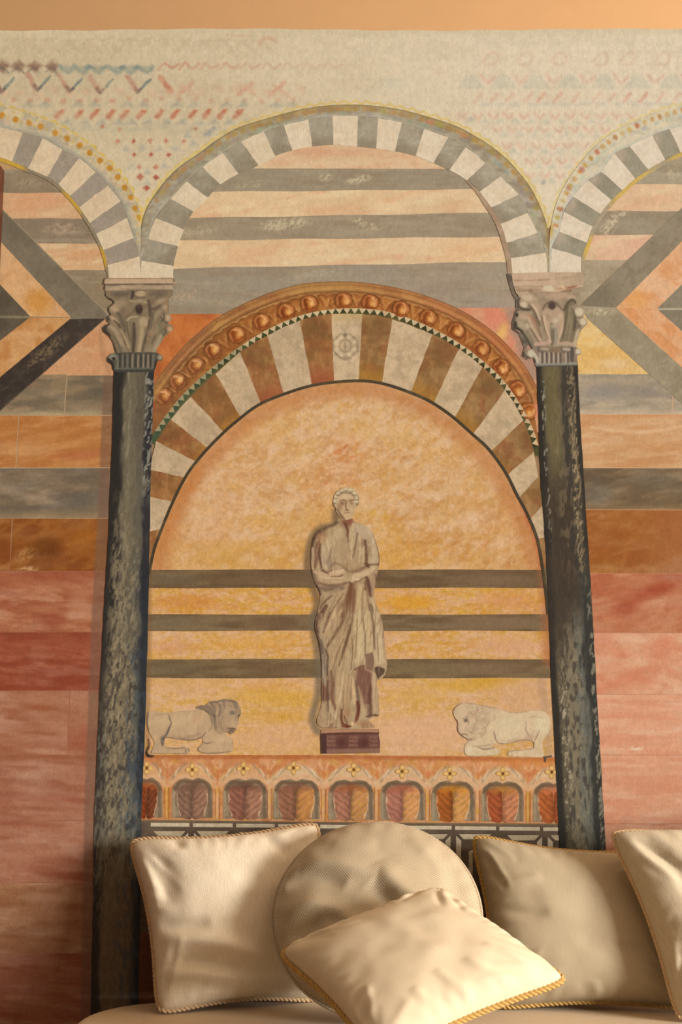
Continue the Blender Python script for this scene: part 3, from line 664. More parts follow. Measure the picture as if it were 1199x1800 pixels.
course(br, 1, 728, 822, [], stone((204, 153, 104), (196, 138, 88), (214, 170, 124), 455, 80, 12) + [stroke([(1040, 752), (1120, 760), (1199, 750)], 6, (226, 184, 140), 0.5), grad((0, 740), (0, 728), (204, 132, 80), 0, 0.5)])
course(br, 1, 822, 896, [], stone((118, 95, 67), (100, 79, 57), (140, 111, 78), 459, 60, 14, -14) + [blob(1050, 865, 26, 30, (104, 92, 74), 0.6), blob(1150, 850, 40, 14, (104, 88, 66), 0.6, -15), grad((0, 885), (0, 896), (160, 122, 78), 0, 0.6)])
course(br, 1, 896, 1008, [], stone((160, 96, 42), (150, 82, 34), (172, 112, 56), 463, 50, 24, -20) + [grad((1100, 0), (1199, 0), (164, 100, 56), 0, 0.7), blob(1060, 990, 40, 14, (156, 92, 36), 0.6)])
course(br, 1, 1008, 1112, [], stone((186, 114, 76), (176, 96, 62), (198, 134, 96), 467, 60, 16, -14) + [blob(1150, 1040, 50, 12, (160, 68, 42), 0.7, -20), blob(1100, 1070, 26, 14, (158, 66, 42), 0.6, -20), blob(1180, 1015, 40, 8, (160, 78, 50), 0.6)])
course(br, 1, 1112, 1221, [], stone((212, 150, 112), (206, 128, 92), (220, 168, 130), 471, 50, 26, 0) + [blob(1165, 1140, 26, 20, (206, 122, 86), 0.6), blob(1120, 1190, 30, 16, (204, 126, 90), 0.5), blob(1110, 1130, 26, 16, (220, 176, 136), 0.5)])
course(br, 1, 1221, 1327, [], stone((219, 158, 120), (212, 140, 104), (224, 172, 136), 475, 90, 12, 0) + [fleck(1120, 1315, 14, 5, (238, 214, 180), 0.9, 0, 24)])
course(br, 1, 1327, 1448, [], stone((217, 156, 119), (210, 138, 102), (223, 170, 134), 479, 90, 14, 0))
course(br, 1, 1448, 1950, [], stone((210, 148, 112), (204, 130, 96), (218, 162, 126), 483, 90, 14, 0))

# ================================================================== the niche
N_OUT = catmull([(258, 700), (273, 672), (299, 636), (335, 597), (380, 560), (422, 537), (470, 516), (521, 501), (560, 496), (612, 495), (660, 499), (720, 511), (780, 531), (828, 555), (870, 585), (900, 615), (924, 645), (941, 674), (955, 705)], 5)
N_TRI = catmull([(262, 775), (282, 745), (314, 703), (350, 667), (395, 630), (440, 598), (485, 573), (530, 555), (578, 545), (625, 543), (672, 547), (720, 561), (768, 582), (810, 606), (846, 633), (876, 660), (900, 690), (924, 729), (939, 762), (950, 800)], 5)
N_IN = catmull([(262, 1010), (264, 1001), (271, 968), (285, 929), (305, 881), (330, 833), (360, 795), (390, 764), (416, 741), (455, 712), (500, 693), (545, 679), (590, 672), (639, 670), (678, 676), (720, 690), (756, 706), (792, 730), (830, 763), (860, 791), (890, 833), (908, 869), (926, 902), (944, 947), (953, 995), (959, 1040), (963, 1080)], 5)
NV_PAIRS = [((258, 1000), (266, 996)), ((262, 935), (284, 930)), ((264, 873), (305, 882)), ((265, 826), (326, 840)), ((275, 776), (346, 812)), ((300, 737), (366, 788)), ((335, 697), (394, 760)), ((379, 657), (424, 735)), ((422, 619), (459, 711)), ((470, 590), (499, 694)),
            ((527, 563), (549, 679)), ((583, 552), (587, 673)), ((637, 552), (631, 670)), ((690, 561), (671, 675)), ((760, 588), (722, 691)), ((807, 613), (762, 709)), ((848, 645), (799, 735)), ((888, 686), (831, 764)), ((920, 738), (863, 794)),
            ((938, 794), (892, 835)), ((946, 838), (912, 876)), ((955, 887), (932, 912)), ((962, 944), (944, 948)), ((966, 1000), (954, 998))]
niche = wall_empty('niche_arch', 612, 1000, mural, 'round niche arch of cream and brown voussoirs with carved egg border')
shadow_ops = [stroke([(300, 640), (273, 676), (262, 700)], 20, (110, 66, 40), 0.5, 0.9)]
OFFS = lambda L, d: np.array([L[i] + d * np.array([(L[min(i + 1, len(L) - 1)] - L[max(i - 1, 0)])[1], -(L[min(i + 1, len(L) - 1)] - L[max(i - 1, 0)])[0]]) / (np.linalg.norm(L[min(i + 1, len(L) - 1)] - L[max(i - 1, 0)]) + 1e-9) for i in range(len(L))])
N_EGG = OFFS(N_OUT, -19)
op = [base((146, 100, 56), (184, 116, 68), 300, 800), mottle((190, 138, 72), 40, 14, 0.52, 0.14, 0.7, 501), mottle((150, 92, 52), 30, 10, 0.58, 0.1, 0.6, 502), blob(560, 505, 110, 14, (184, 138, 72), 0.7), blob(880, 600, 60, 30, (176, 92, 56), 0.6, 45), blob(320, 620, 60, 26, (150, 92, 60), 0.6, -45)]
op += [stroke(_sl(N_OUT, 2), 2.6, (118, 84, 58), 0.8, 0.7, smooth=False), stroke(_sl(OFFS(N_OUT, -6), 2), 2, (132, 84, 46), 0.5, 0.8, smooth=False), stroke(_sl(OFFS(N_OUT, -12), 2), 2, (196, 144, 88), 0.55, 0.8, smooth=False), stroke(_sl(OFFS(N_OUT, -18), 2), 3, (112, 72, 40), 0.75, 0.7, smooth=False)]
patch('moulding', ribbon(N_OUT, OFFS(N_OUT, -20)), op, 3, niche, 2.0, label='plain outer moulding line of the niche arch')
op = [base((142, 88, 42), (160, 94, 44), 300, 700), mottle((196, 132, 62), 18, 12, 0.54, 0.12, 0.6, 505), mottle((146, 78, 34), 14, 10, 0.6, 0.1, 0.6, 506), grad((420, 0), (270, 0), (130, 84, 52), 0, 0.65), grad((860, 0), (945, 0), (140, 88, 52), 0, 0.5)]
op += scribble(OFFS(N_OUT, -21), 0, 1.6, 2.6, (196, 158, 104), 0.6, 31) + scribble(OFFS(N_OUT, -24), 0, 1.5, 2.2, (110, 66, 34), 0.55, 32)
EGGS = [(288, 697), (312, 670), (344, 642), (374, 616), (416, 588), (460, 565), (503, 547), (543, 533), (604, 528), (651, 531), (705, 543), (753, 558), (802, 581), (846, 612), (882, 645), (911, 684), (930, 722)]
for i in range(len(EGGS) - 1):                               # darts between the eggs
    a, b = np.array(EGGS[i]), np.array(EGGS[i + 1]); m = (a + b) / 2; t = (b - a) / np.linalg.norm(b - a); n = np.array([t[1], -t[0]])
    for s in (-1, 1):
        op.append(stroke([tuple(m + n * 9 + t * 8 * s), tuple(m + n * 1 + t * 3 * s), tuple(m - n * 8)], 2.4, (214, 154, 96), 0.5, 0.7))
        op.append(stroke([tuple(m + n * 9 + t * 12 * s), tuple(m + n * 0 + t * 7 * s), tuple(m - n * 9 + t * 4 * s)], 2.6, (128, 68, 30), 0.55, 0.7))
for e in EGGS: op.append(stroke([(e[0] + 15 * math.cos(k * .52), e[1] + 13.5 * math.sin(k * .52)) for k in range(13)], 5, (100, 54, 24), .75, .7))
patch('egg_band', ribbon(N_EGG, N_TRI), op[:5] + [wobble(op[5:], 2.0, 5, 0.3, 60)], 3, niche, 1.7, label='orange carved band behind the egg ornaments')
for i, e in enumerate(EGGS):
    a = np.array(EGGS[max(i - 1, 0)], float); b = np.array(EGGS[min(i + 1, len(EGGS) - 1)], float)
    t = (b - a) / np.linalg.norm(b - a); n = np.array([t[1], -t[0]]); e = np.array(e, float)
    rx, ry = 14.5, 12.5
    poly = [tuple(e + t * rx * math.cos(k * math.pi / 10) + n * (ry * math.sin(k * math.pi / 10) - (2.0 * (math.sin(k * math.pi / 10) < -0.5)))) for k in range(20)]
    fade = 1 if 3 <= i <= 14 else 0.6
    q = lambda u, v: tuple(e + t * u + n * v)
    op = [base((168, 94, 42) if i > 3 else (146, 92, 54)), blob(*q(-6, 0), 8, 12, (112, 52, 20), 0.85 * fade, 0, 0.7), blob(*q(3, -1), 7, 8, (206, 132, 62), 0.9, 0, 0.6), blob(*q(4, -2), 3.6, 4.5, (232, 176, 104), 0.85, 0, 0.6),
          stroke([q(-11, -6), q(-9, 8), q(0, 11), q(10, 6), q(12, -4)], 2.4, (200, 128, 72), 0.7, 0.7), stroke([q(2, 9), q(8, 3), q(8, -6)], 2.6, (236, 186, 128), 0.7, 0.6), stroke([q(-8, -9), q(2, -11), q(11, -7)], 2.4, (110, 48, 20), 0.7, 0.6)]
    patch('egg', poly, [op[0], wobble(op[1:], 2.0, 5, 0.2, 61 + i)], 4, niche, 1.6)
# little white and dark-green triangles under the eggs
T2 = np.asarray(catmull(N_TRI, 1.0)); acc = np.concatenate([[0], np.cumsum(np.linalg.norm(np.diff(T2, axis=0), axis=1))])
def along(L, acc, s):
    return np.array([np.interp(s, acc, L[:, 0]), np.interp(s, acc, L[:, 1])])
patch('dentil_ground', ribbon(OFFS(N_TRI, 1), OFFS(N_TRI, -12)), [base((70, 74, 42), (62, 60, 34), 300, 900), mottle((104, 96, 54), 14, 10, 0.55, 0.1, 0.6, 508), mottle((44, 44, 28), 12, 8, 0.6, 0.1, 0.6, 509), stroke(_sl(OFFS(N_TRI, -11), 2), 4, (150, 108, 54), 0.7, 0.8, smooth=False), grad((430, 0), (270, 0), (66, 84, 62), 0, 0.7)], 3, niche, 1.8, label='dark green zigzag ground')
s = 20.0; i = 0
while s < acc[-1] - 20:
    p = along(T2, acc, s); q = along(T2, acc, s + 13.2); m = along(T2, acc, s + 6.6); t = (q - p) / np.linalg.norm(q - p); n = np.array([t[1], -t[0]])
    g = 1 if s > 150 else 0.0
    patch('triangle', [tuple(p + n * 1), tuple(q + n * 1), tuple(m - n * 8.5)], [base((206, 180, 138) if s > 230 else (150, 140, 104)), mottle((186, 146, 98), 8, 8, 0.55, 0.1, 0.5, i + 600)], 4, niche, 3)
    s += 13.6; i += 1
def nv_light(cx, cy, i):
    d = (cx - 612) / 340
    b = (192, 162, 124) if cx < 600 else (202, 171, 131)
    return [base(b), mottle((174, 146, 112), 26, 20, 0.54, 0.16, 0.6, i + 521), mottle((208, 178, 140), 22, 12, 0.58, 0.12, 0.6, i + 541, 60), mottle((160, 138, 104), 9, 7, 0.62, 0.1, 0.35, i + 561)]
def nv_dark(cx, cy, i):
    b = (154, 102, 58) if cx < 600 else (154, 114, 70)
    dx, dy = 612 - cx, 1000 - cy; n = math.hypot(dx, dy)
    tip = (160, 84, 52) if 430 < cx < 620 else (166, 116, 44)
    return [base(b), mottle((124, 86, 46), 24, 16, 0.53, 0.14, 0.6, i + 581), mottle((174, 128, 76), 10, 24, 0.57, 0.12, 0.6, i + 601), mottle((138, 78, 46), 16, 14, 0.58, 0.1, 0.5, i + 621), grad((cx + dx / n * 15, cy + dy / n * 15), (cx + dx / n * 50, cy + dy / n * 50), tip, 0, 0.7), blob(cx - dx / n * 36, cy - dy / n * 36, 26, 22, (108, 76, 42), 0.45)]
kx, ky = 607, 608
ros = [grad((607, 575), (607, 552), (190, 156, 98), 0, 0.6)]
for k in range(8):
    a = k * math.pi / 4 + .39
    ros += [stroke([(kx + 21 * math.cos(a - .25), ky + 20 * math.sin(a - .25)), (kx + 23 * math.cos(a), ky + 22 * math.sin(a)), (kx + 20 * math.cos(a + .3), ky + 19 * math.sin(a + .3))], 2.6, (140, 120, 92), 0.65, 0.7), blob(kx + 17 * math.cos(a), ky + 17 * math.sin(a), 4, 4, (208, 184, 146), 0.8), blob(kx + 22 * math.cos(a + .4), ky + 21 * math.sin(a + .4), 2.2, 2.6, (120, 102, 78), 0.55)]
ros += [stroke([(kx + 10 * math.cos(k * .5), ky + 11 * math.sin(k * .5)) for k in range(14)], 2.4, (140, 120, 92), 0.7, 0.6), blob(kx, ky - 18, 3, 3.4, (110, 94, 72), 0.7), blob(kx, ky, 4, 6, (168, 146, 112), 0.7), stroke([(kx, ky - 7), (kx, ky + 8)], 1.8, (120, 102, 78), 0.5), stroke([(kx - 18, ky + 12), (kx - 6, ky + 23), (kx + 10, ky + 23)], 2, (130, 110, 84), 0.6)]
ring(niche, NV_PAIRS, True, (nv_light, nv_dark), 4, 2.3, {11: ros})
patch('jamb', [(966, 930), (944, 945), (953, 995), (959, 1040), (963, 1085), (985, 1085), (980, 930)], [base((120, 100, 72)), mottle((98, 82, 58), 16, 30, 0.5, 0.14, 0.7, 640)], 3, niche, 3)
patch('edge_line', ribbon(OFFS(N_IN, 3.0), OFFS(N_IN, -2.0)), [base((70, 58, 42)), mottle((100, 86, 58), 20, 20, 0.6, 0.1, 0.5, 641), blob(600, 670, 70, 12, (92, 74, 50), 0.6)], 5, niche, 2.0, label='dark line edging the niche arch')

# back of the niche
back = wall_empty('niche_back', 612, 1328, mural, 'orange and yellow niche back with three grey bands')
z1, z2 = mk(510, 830, 5.995), mk(510, 1070, 5.995)
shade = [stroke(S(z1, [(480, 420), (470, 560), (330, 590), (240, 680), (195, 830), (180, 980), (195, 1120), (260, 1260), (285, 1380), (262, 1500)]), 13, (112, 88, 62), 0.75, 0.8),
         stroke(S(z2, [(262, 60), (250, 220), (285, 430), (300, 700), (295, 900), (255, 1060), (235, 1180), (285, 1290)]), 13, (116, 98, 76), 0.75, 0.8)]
def niche_paint(seed, b, warm, pink, yel, thr=.52): return [base(pink), mottle(yel, 55, 16, .47, .1, .85, seed), mottle(warm, 40, 14, .56, .1, .6, seed + 1), mottle(b, 26, 10, .56, .1, .6, seed + 2), mottle(pink, 14, 5, .55, .07, .65, seed + 3), mottle(yel, 12, 4, .57, .07, .6, seed + 4), mottle((222, 178, 134), 6, 2.6, .58, .08, .5, seed + 5)]
dome = [base((204, 157, 106)), mottle((202, 146, 86), 90, 60, 0.54, 0.15, 0.45, 660, -30), mottle((213, 172, 124), 60, 40, 0.52, 0.13, 0.7, 661, -35),
        blob(620, 740, 150, 50, (218, 176, 118), 0.7, 0, 0.8), blob(470, 770, 70, 60, (214, 160, 106), 0.6, -40, 0.8), blob(760, 770, 70, 60, (216, 168, 104), 0.6, 40, 0.8), blob(400, 860, 60, 50, (210, 152, 104), 0.65, -50, 0.8),
        blob(700, 860, 60, 50, (210, 156, 92), 0.6, 0, 0.8), blob(604, 815, 44, 60, (200, 118, 60), 0.75, 0, 0.8), blob(610, 800, 26, 30, (194, 108, 54), 0.6, 0, 0.8), blob(560, 860, 40, 50, (202, 128, 62), 0.5), blob(665, 840, 30, 40, (206, 150, 84), 0.6),
        blob(480, 920, 110, 30, (206, 146, 62), 0.6, -12, 0.8), blob(690, 925, 60, 22, (210, 148, 48), 0.75, 10, 0.8), blob(656, 905, 26, 10, (206, 154, 42), 0.8), blob(800, 960, 110, 30, (186, 114, 52), 0.65, 0, 0.8), blob(870, 985, 70, 20, (178, 104, 44), 0.6),
        blob(880, 920, 50, 50, (196, 124, 70), 0.6), blob(845, 880, 60, 40, (204, 140, 82), 0.5), blob(350, 960, 60, 30, (206, 146, 96), 0.6), blob(450, 980, 100, 14, (198, 136, 60), 0.6), blob(500, 960, 80, 20, (204, 144, 62), 0.6), blob(700, 985, 60, 14, (208, 146, 50), 0.7),
        mottle((214, 168, 118), 24, 14, 0.55, 0.1, 0.6, 664, -30), mottle((204, 154, 80), 34, 18, 0.6, 0.1, 0.45, 665, -10), mottle((216, 168, 120), 8, 6, 0.6, 0.1, 0.3, 666), mottle((196, 132, 68), 9, 7, 0.62, 0.1, 0.25, 667), mottle((220, 176, 128), 16, 5, .56, .08, .5, 671, -42), mottle((198, 142, 78), 18, 5, .58, .08, .35, 672, 38), mottle((219, 178, 138), 20, 13, .565, .07, .55, 681, -35), mottle((190, 132, 74), 24, 13, .6, .07, .45, 682, -30), mottle((221, 182, 144), 9, 6, .6, .07, .45, 683), blob(360, 940, 80, 60, (212, 160, 114), 0.35, -40, 0.9), mottle((218, 172, 128), 14, 9, 0.62, 0.08, 0.35, 668), mottle((206, 156, 86), 70, 26, 0.6, 0.1, 0.35, 669), wobble([blob(440, 985, 170, 30, (202, 148, 66), .6, 0, .8), blob(700, 975, 140, 34, (204, 146, 60), .6, 0, .8), blob(560, 935, 60, 40, (204, 150, 72), .5, 0, .8)], 10, 22, .6, 90, 16),
        stroke(_sl(OFFS(N_IN, -14), 2), 30, (182, 110, 58), 0.55, 0.95, smooth=False), stroke([(925, 890), (948, 950), (958, 1000)], 16, (170, 78, 40), 0.7, 0.9), stroke([(270, 985), (300, 905), (345, 830)], 20, (188, 116, 58), 0.5, 0.9)]
dpoly = [tuple(p) for p in N_IN if p[1] <= 1001] + [(956, 1002), (264, 1002)]
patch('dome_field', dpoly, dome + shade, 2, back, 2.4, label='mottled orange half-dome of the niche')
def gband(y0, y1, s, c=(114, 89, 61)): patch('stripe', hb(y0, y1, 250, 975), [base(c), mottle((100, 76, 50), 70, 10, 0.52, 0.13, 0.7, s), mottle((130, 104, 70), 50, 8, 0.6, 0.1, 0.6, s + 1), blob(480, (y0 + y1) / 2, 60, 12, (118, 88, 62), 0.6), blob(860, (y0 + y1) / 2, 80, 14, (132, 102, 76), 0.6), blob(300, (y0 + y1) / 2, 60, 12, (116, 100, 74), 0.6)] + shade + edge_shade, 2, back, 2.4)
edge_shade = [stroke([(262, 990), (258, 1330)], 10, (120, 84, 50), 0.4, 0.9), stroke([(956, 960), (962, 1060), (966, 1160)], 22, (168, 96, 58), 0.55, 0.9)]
gband(1001.5, 1033.5, 670)
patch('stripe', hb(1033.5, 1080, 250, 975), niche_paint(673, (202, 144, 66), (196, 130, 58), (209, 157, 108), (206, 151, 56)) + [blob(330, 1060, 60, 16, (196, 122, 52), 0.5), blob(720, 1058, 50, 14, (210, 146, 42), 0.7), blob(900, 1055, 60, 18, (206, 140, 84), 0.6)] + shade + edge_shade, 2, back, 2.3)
gband(1080, 1109, 680, (126, 102, 72))
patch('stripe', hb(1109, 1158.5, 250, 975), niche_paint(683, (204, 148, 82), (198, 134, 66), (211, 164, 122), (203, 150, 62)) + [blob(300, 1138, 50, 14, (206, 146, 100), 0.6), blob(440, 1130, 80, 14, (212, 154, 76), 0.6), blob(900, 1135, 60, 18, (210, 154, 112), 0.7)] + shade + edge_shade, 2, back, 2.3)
gband(1158.5, 1192, 690, (122, 100, 68))
patch('stripe', hb(1192, 1332, 250, 975), niche_paint(693, (208, 158, 106), (206, 150, 90), (212, 166, 124), (203, 152, 70), .55) + [blob(330, 1205, 70, 14, (208, 160, 110), 0.6), blob(480, 1225, 80, 18, (208, 156, 66), 0.75, 0, 0.8), blob(500, 1258, 60, 12, (206, 150, 60), 0.6), blob(820, 1205, 90, 12, (204, 152, 56), 0.7), blob(880, 1195, 60, 8, (200, 146, 42), 0.7), blob(740, 1225, 60, 12, (208, 158, 84), 0.6),
      blob(740, 1290, 120, 40, (216, 166, 124), 0.85, 0, 0.6), blob(490, 1300, 100, 30, (212, 160, 112), 0.7, 0, 0.6), blob(920, 1230, 60, 50, (208, 160, 118), 0.7), blob(470, 1205, 50, 10, (212, 150, 80), 0.5), stroke([(952, 1195), (966, 1330)], 14, (176, 140, 110), 0.5, 0.9)] + shade + edge_shade, 2, back, 2.3)

# ================================================================== columns
CL_L = np.array([(201, 640), (200, 655), (197, 780), (190, 950), (181, 1100), (174, 1250), (166, 1430), (160, 1750), (157, 1955)], float)
CL_R = np.array([(271, 640), (271, 655), (266, 800), (263, 950), (260, 1100), (256, 1250), (249, 1430), (243, 1750), (240, 1955)], float)
CR_L = np.array([(942, 630), (943, 645), (948, 780), (953, 880), (960, 980), (965, 1080), (970, 1220), (976, 1330), (984, 1490), (1002, 1955)], float)
CR_R = np.array([(1014, 630), (1015, 645), (1023, 780), (1029, 880), (1036, 980), (1043, 1100), (1049, 1220), (1056, 1330), (1065, 1490), (1090, 1955)], float)
def shaft_paint(LE, RE, base_c, bands, flecks, seed):
    def U(P):
        l = np.interp(P[:, 1], LE[:, 1], LE[:, 0]); r = np.interp(P[:, 1], RE[:, 1], RE[:, 0])
        return (P[:, 0] - l) / (r - l)
    def f(P, C):
        u = U(P); C = np.tile(rgb(base_c), (len(P), 1))
        m = sstep(.4, .62, fbm(P, 5, 46, seed, 4))[:, None]; C = C * (1 - .55 * m) + rgb((92, 80, 60)) * .55 * m
        m = sstep(.5, .66, fbm(P, 4, 22, seed + 1, 4, 6))[:, None]; C = C * (1 - .4 * m) + rgb((138, 122, 98)) * .3 * m
        for (u0, w, col, a, y0, y1, rough) in bands:
            fade = sstep(y0 - 60, y0 + 60, P[:, 1]) * (1 - sstep(y1 - 60, y1 + 60, P[:, 1]))
            d = np.abs(u - u0 + rough * (fbm(P, 14, 50, seed + 3, 4) - .5)) / w
            m = (a * fade * (1 - sstep(0.45, 1.15, d)))[:, None]
            C = C * (1 - m) + rgb(col) * m
        for (u0, w, col, a, y0, y1, thr, sx, sy, ang, sd) in flecks:
            fade = sstep(y0 - 50, y0 + 50, P[:, 1]) * (1 - sstep(y1 - 50, y1 + 50, P[:, 1]))
            m = a * fade * (1 - sstep(.5, 1.1, np.abs(u - u0) / w)) * sstep(thr - .05, thr + .05, fbm(P, sx, sy, sd, 3, ang))
            C = C * (1 - m[:, None]) + rgb(col) * m[:, None]
        return C
    return f
Y0, Y1 = 500, 2100
left_paint = shaft_paint(CL_L, CL_R, (98, 87, 71),
    [(0.0, 0.34, (40, 36, 32), 0.92, Y0, 1200, 0.25), (0.02, 0.22, (52, 44, 38), 0.85, 1150, Y1, 0.3), (1.0, 0.22, (44, 42, 44), 0.9, Y0, 1050, 0.35), (0.98, 0.26, (40, 43, 48), 0.9, 1000, Y1, 0.35),
     (0.45, 0.18, (118, 105, 80), 0.6, Y0, 1000, 0.3), (0.5, 0.4, (128, 110, 82), 0.6, 1130, 1480, 0.3), (0.70, 0.12, (96, 90, 76), 0.5, 820, 1300, 0.3), (0.78, 0.10, (78, 86, 84), 0.4, 1150, 1500, 0.3), (0.52, 0.42, (126, 100, 70), 0.7, 1520, Y1, 0.25)],
    [(0.45, 0.4, (156, 136, 102), 0.55, 950, 1480, 0.54, 3.2, 10, 14, 31), (0.3, 0.25, (150, 130, 98), 0.5, 880, 1300, 0.54, 3.2, 11, 8, 36), (0.5, 0.5, (56, 49, 45), 0.7, 1120, 1500, 0.60, 3.6, 11, 12, 32), (0.75, 0.3, (70, 78, 86), 0.5, 1150, Y1, 0.56, 5, 18, -6, 33), (0.9, 0.14, (150, 142, 122), 0.85, Y0, 860, 0.56, 3, 9, 20, 34), (0.35, 0.12, (146, 132, 104), 0.6, Y0, 860, 0.56, 4, 20, 8, 35), (0.1, 0.15, (128, 120, 98), 0.5, 1250, 1600, 0.58, 4, 14, 10, 37), (.5, .6, (134, 122, 96), 0.5, 1400, 1550, 0.5, 6, 22, 3, 38)], 700)
right_paint = shaft_paint(CR_L, CR_R, (92, 79, 59),
    [(0.02, 0.16, (40, 36, 30), 0.95, Y0, Y1, 0.15), (0.35, 0.2, (112, 98, 60), 0.7, Y0, 850, 0.2), (0.45, 0.45, (62, 49, 37), 0.9, 840, 1130, 0.3), (0.72, 0.14, (56, 50, 42), 0.8, Y0, 1000, 0.3), (0.98, 0.10, (46, 40, 34), 0.9, Y0, 1000, 0.15), (0.92, 0.22, (46, 46, 42), 0.9, 1000, Y1, 0.4),
     (0.5, 0.22, (132, 118, 92), 0.75, 1100, Y1, 0.4), (0.68, 0.12, (104, 106, 98), 0.6, 1080, Y1, 0.3)],
    [(0.82, 0.12, (166, 140, 100), 0.8, 640, 1010, 0.56, 2.4, 8, 10, 41), (0.14, 0.06, (150, 140, 116), 0.9, Y0, 940, 0.6, 3, 9, 5, 42), (0.26, 0.12, (186, 168, 134), 0.75, 1180, 1460, 0.62, 2.4, 9, 16, 43), (0.5, 0.35, (136, 118, 90), 0.45, 1100, 1500, 0.55, 3.4, 11, 6, 44), (0.45, 0.4, (62, 54, 46), 0.7, 1060, 1500, 0.59, 4, 12, -4, 45), (0.6, 0.3, (128, 106, 78), 0.5, 700, 1000, 0.58, 5, 18, 0, 46), (0.95, 0.08, (150, 138, 112), 0.8, 1040, 1500, 0.58, 3, 10, 10, 47)], 720)
def shaft(parent, LE, RE, pf, label=None):
    l = densify(np.concatenate([LE, RE[::-1]]), 6)
    l = l + (np.stack([vnoise(l[:, 0] * .05, l[:, 1] * .05, 8), np.zeros(len(l)) + .5], 1) - .5) * 1.2
    patch('shaft', l, [pf], 6, parent, 1.5, MAT_STREAK, label=label)
col_l = wall_empty('column', 200, 1800, mural, 'left dark marbled column with leafy grey capital')
shaft(col_l, CL_L, CL_R, left_paint)
col_r = wall_empty('column', 1030, 1800, mural, 'right dark marbled column with leafy pinkish capital')
shaft(col_r, CR_L, CR_R, right_paint)

# ---- left capital (coordinates of an 8x enlargement)
zl = mk(170, 470, 7.993)
def ss(f, pts, w, col, a=1.0, soft=.6, taper=.3): return stroke(S(f, pts), w, col, a, soft, taper)
def bb(f, x, y, rx, ry, col, a=1.0, ang=0, soft=.7, k=8.0): return blob(*f(x, y), rx / k, ry / k, col, a, ang, soft)
patch('abacus', S(zl, [(118, 150), (1070, 150), (1100, 165), (1095, 215), (1070, 240), (1062, 322), (115, 328), (105, 285), (122, 245), (90, 235), (100, 170)]),
      [base((186, 154, 120)), fill(S(zl, [(100, 245), (1075, 240), (1065, 330), (105, 335)]), (158, 134, 104), 1, 1.2), ss(zl, [(110, 245), (600, 238), (1075, 238)], 2.6, (92, 76, 60), 0.9, .6, 0), ss(zl, [(110, 152), (600, 155), (1080, 152)], 2, (150, 120, 92), 0.8, .6, 0), ss(zl, [(112, 328), (600, 322), (1065, 325)], 2.2, (110, 92, 72), .8, .6, 0),
       ss(zl, [(118, 150), (95, 190), (110, 300)], 4, (104, 80, 60), 0.9), bb(zl, 1090, 180, 22, 34, (112, 90, 68), 0.9), mottle((196, 166, 132), 30, 8, .55, .1, .5, 731)], 8, col_l, 1.4, MAT_FIGURE, label='pale abacus slab')
bell = [(130, 330), (600, 322), (1075, 325), (1072, 385), (1000, 450), (925, 495), (985, 530), (965, 620), (1035, 655), (1052, 730), (1000, 785), (1065, 815), (1082, 880), (1000, 930), (945, 985), (910, 1050), (850, 1130), (835, 1215), (560, 1240), (290, 1215), (255, 1140), (225, 1050), (165, 960), (90, 905), (78, 850), (115, 810), (175, 790), (138, 745), (140, 695), (190, 660), (158, 610), (165, 555), (220, 515), (235, 480), (150, 430), (116, 385)]
D, M, Lg = (70, 58, 46), (118, 98, 74), (182, 156, 120)
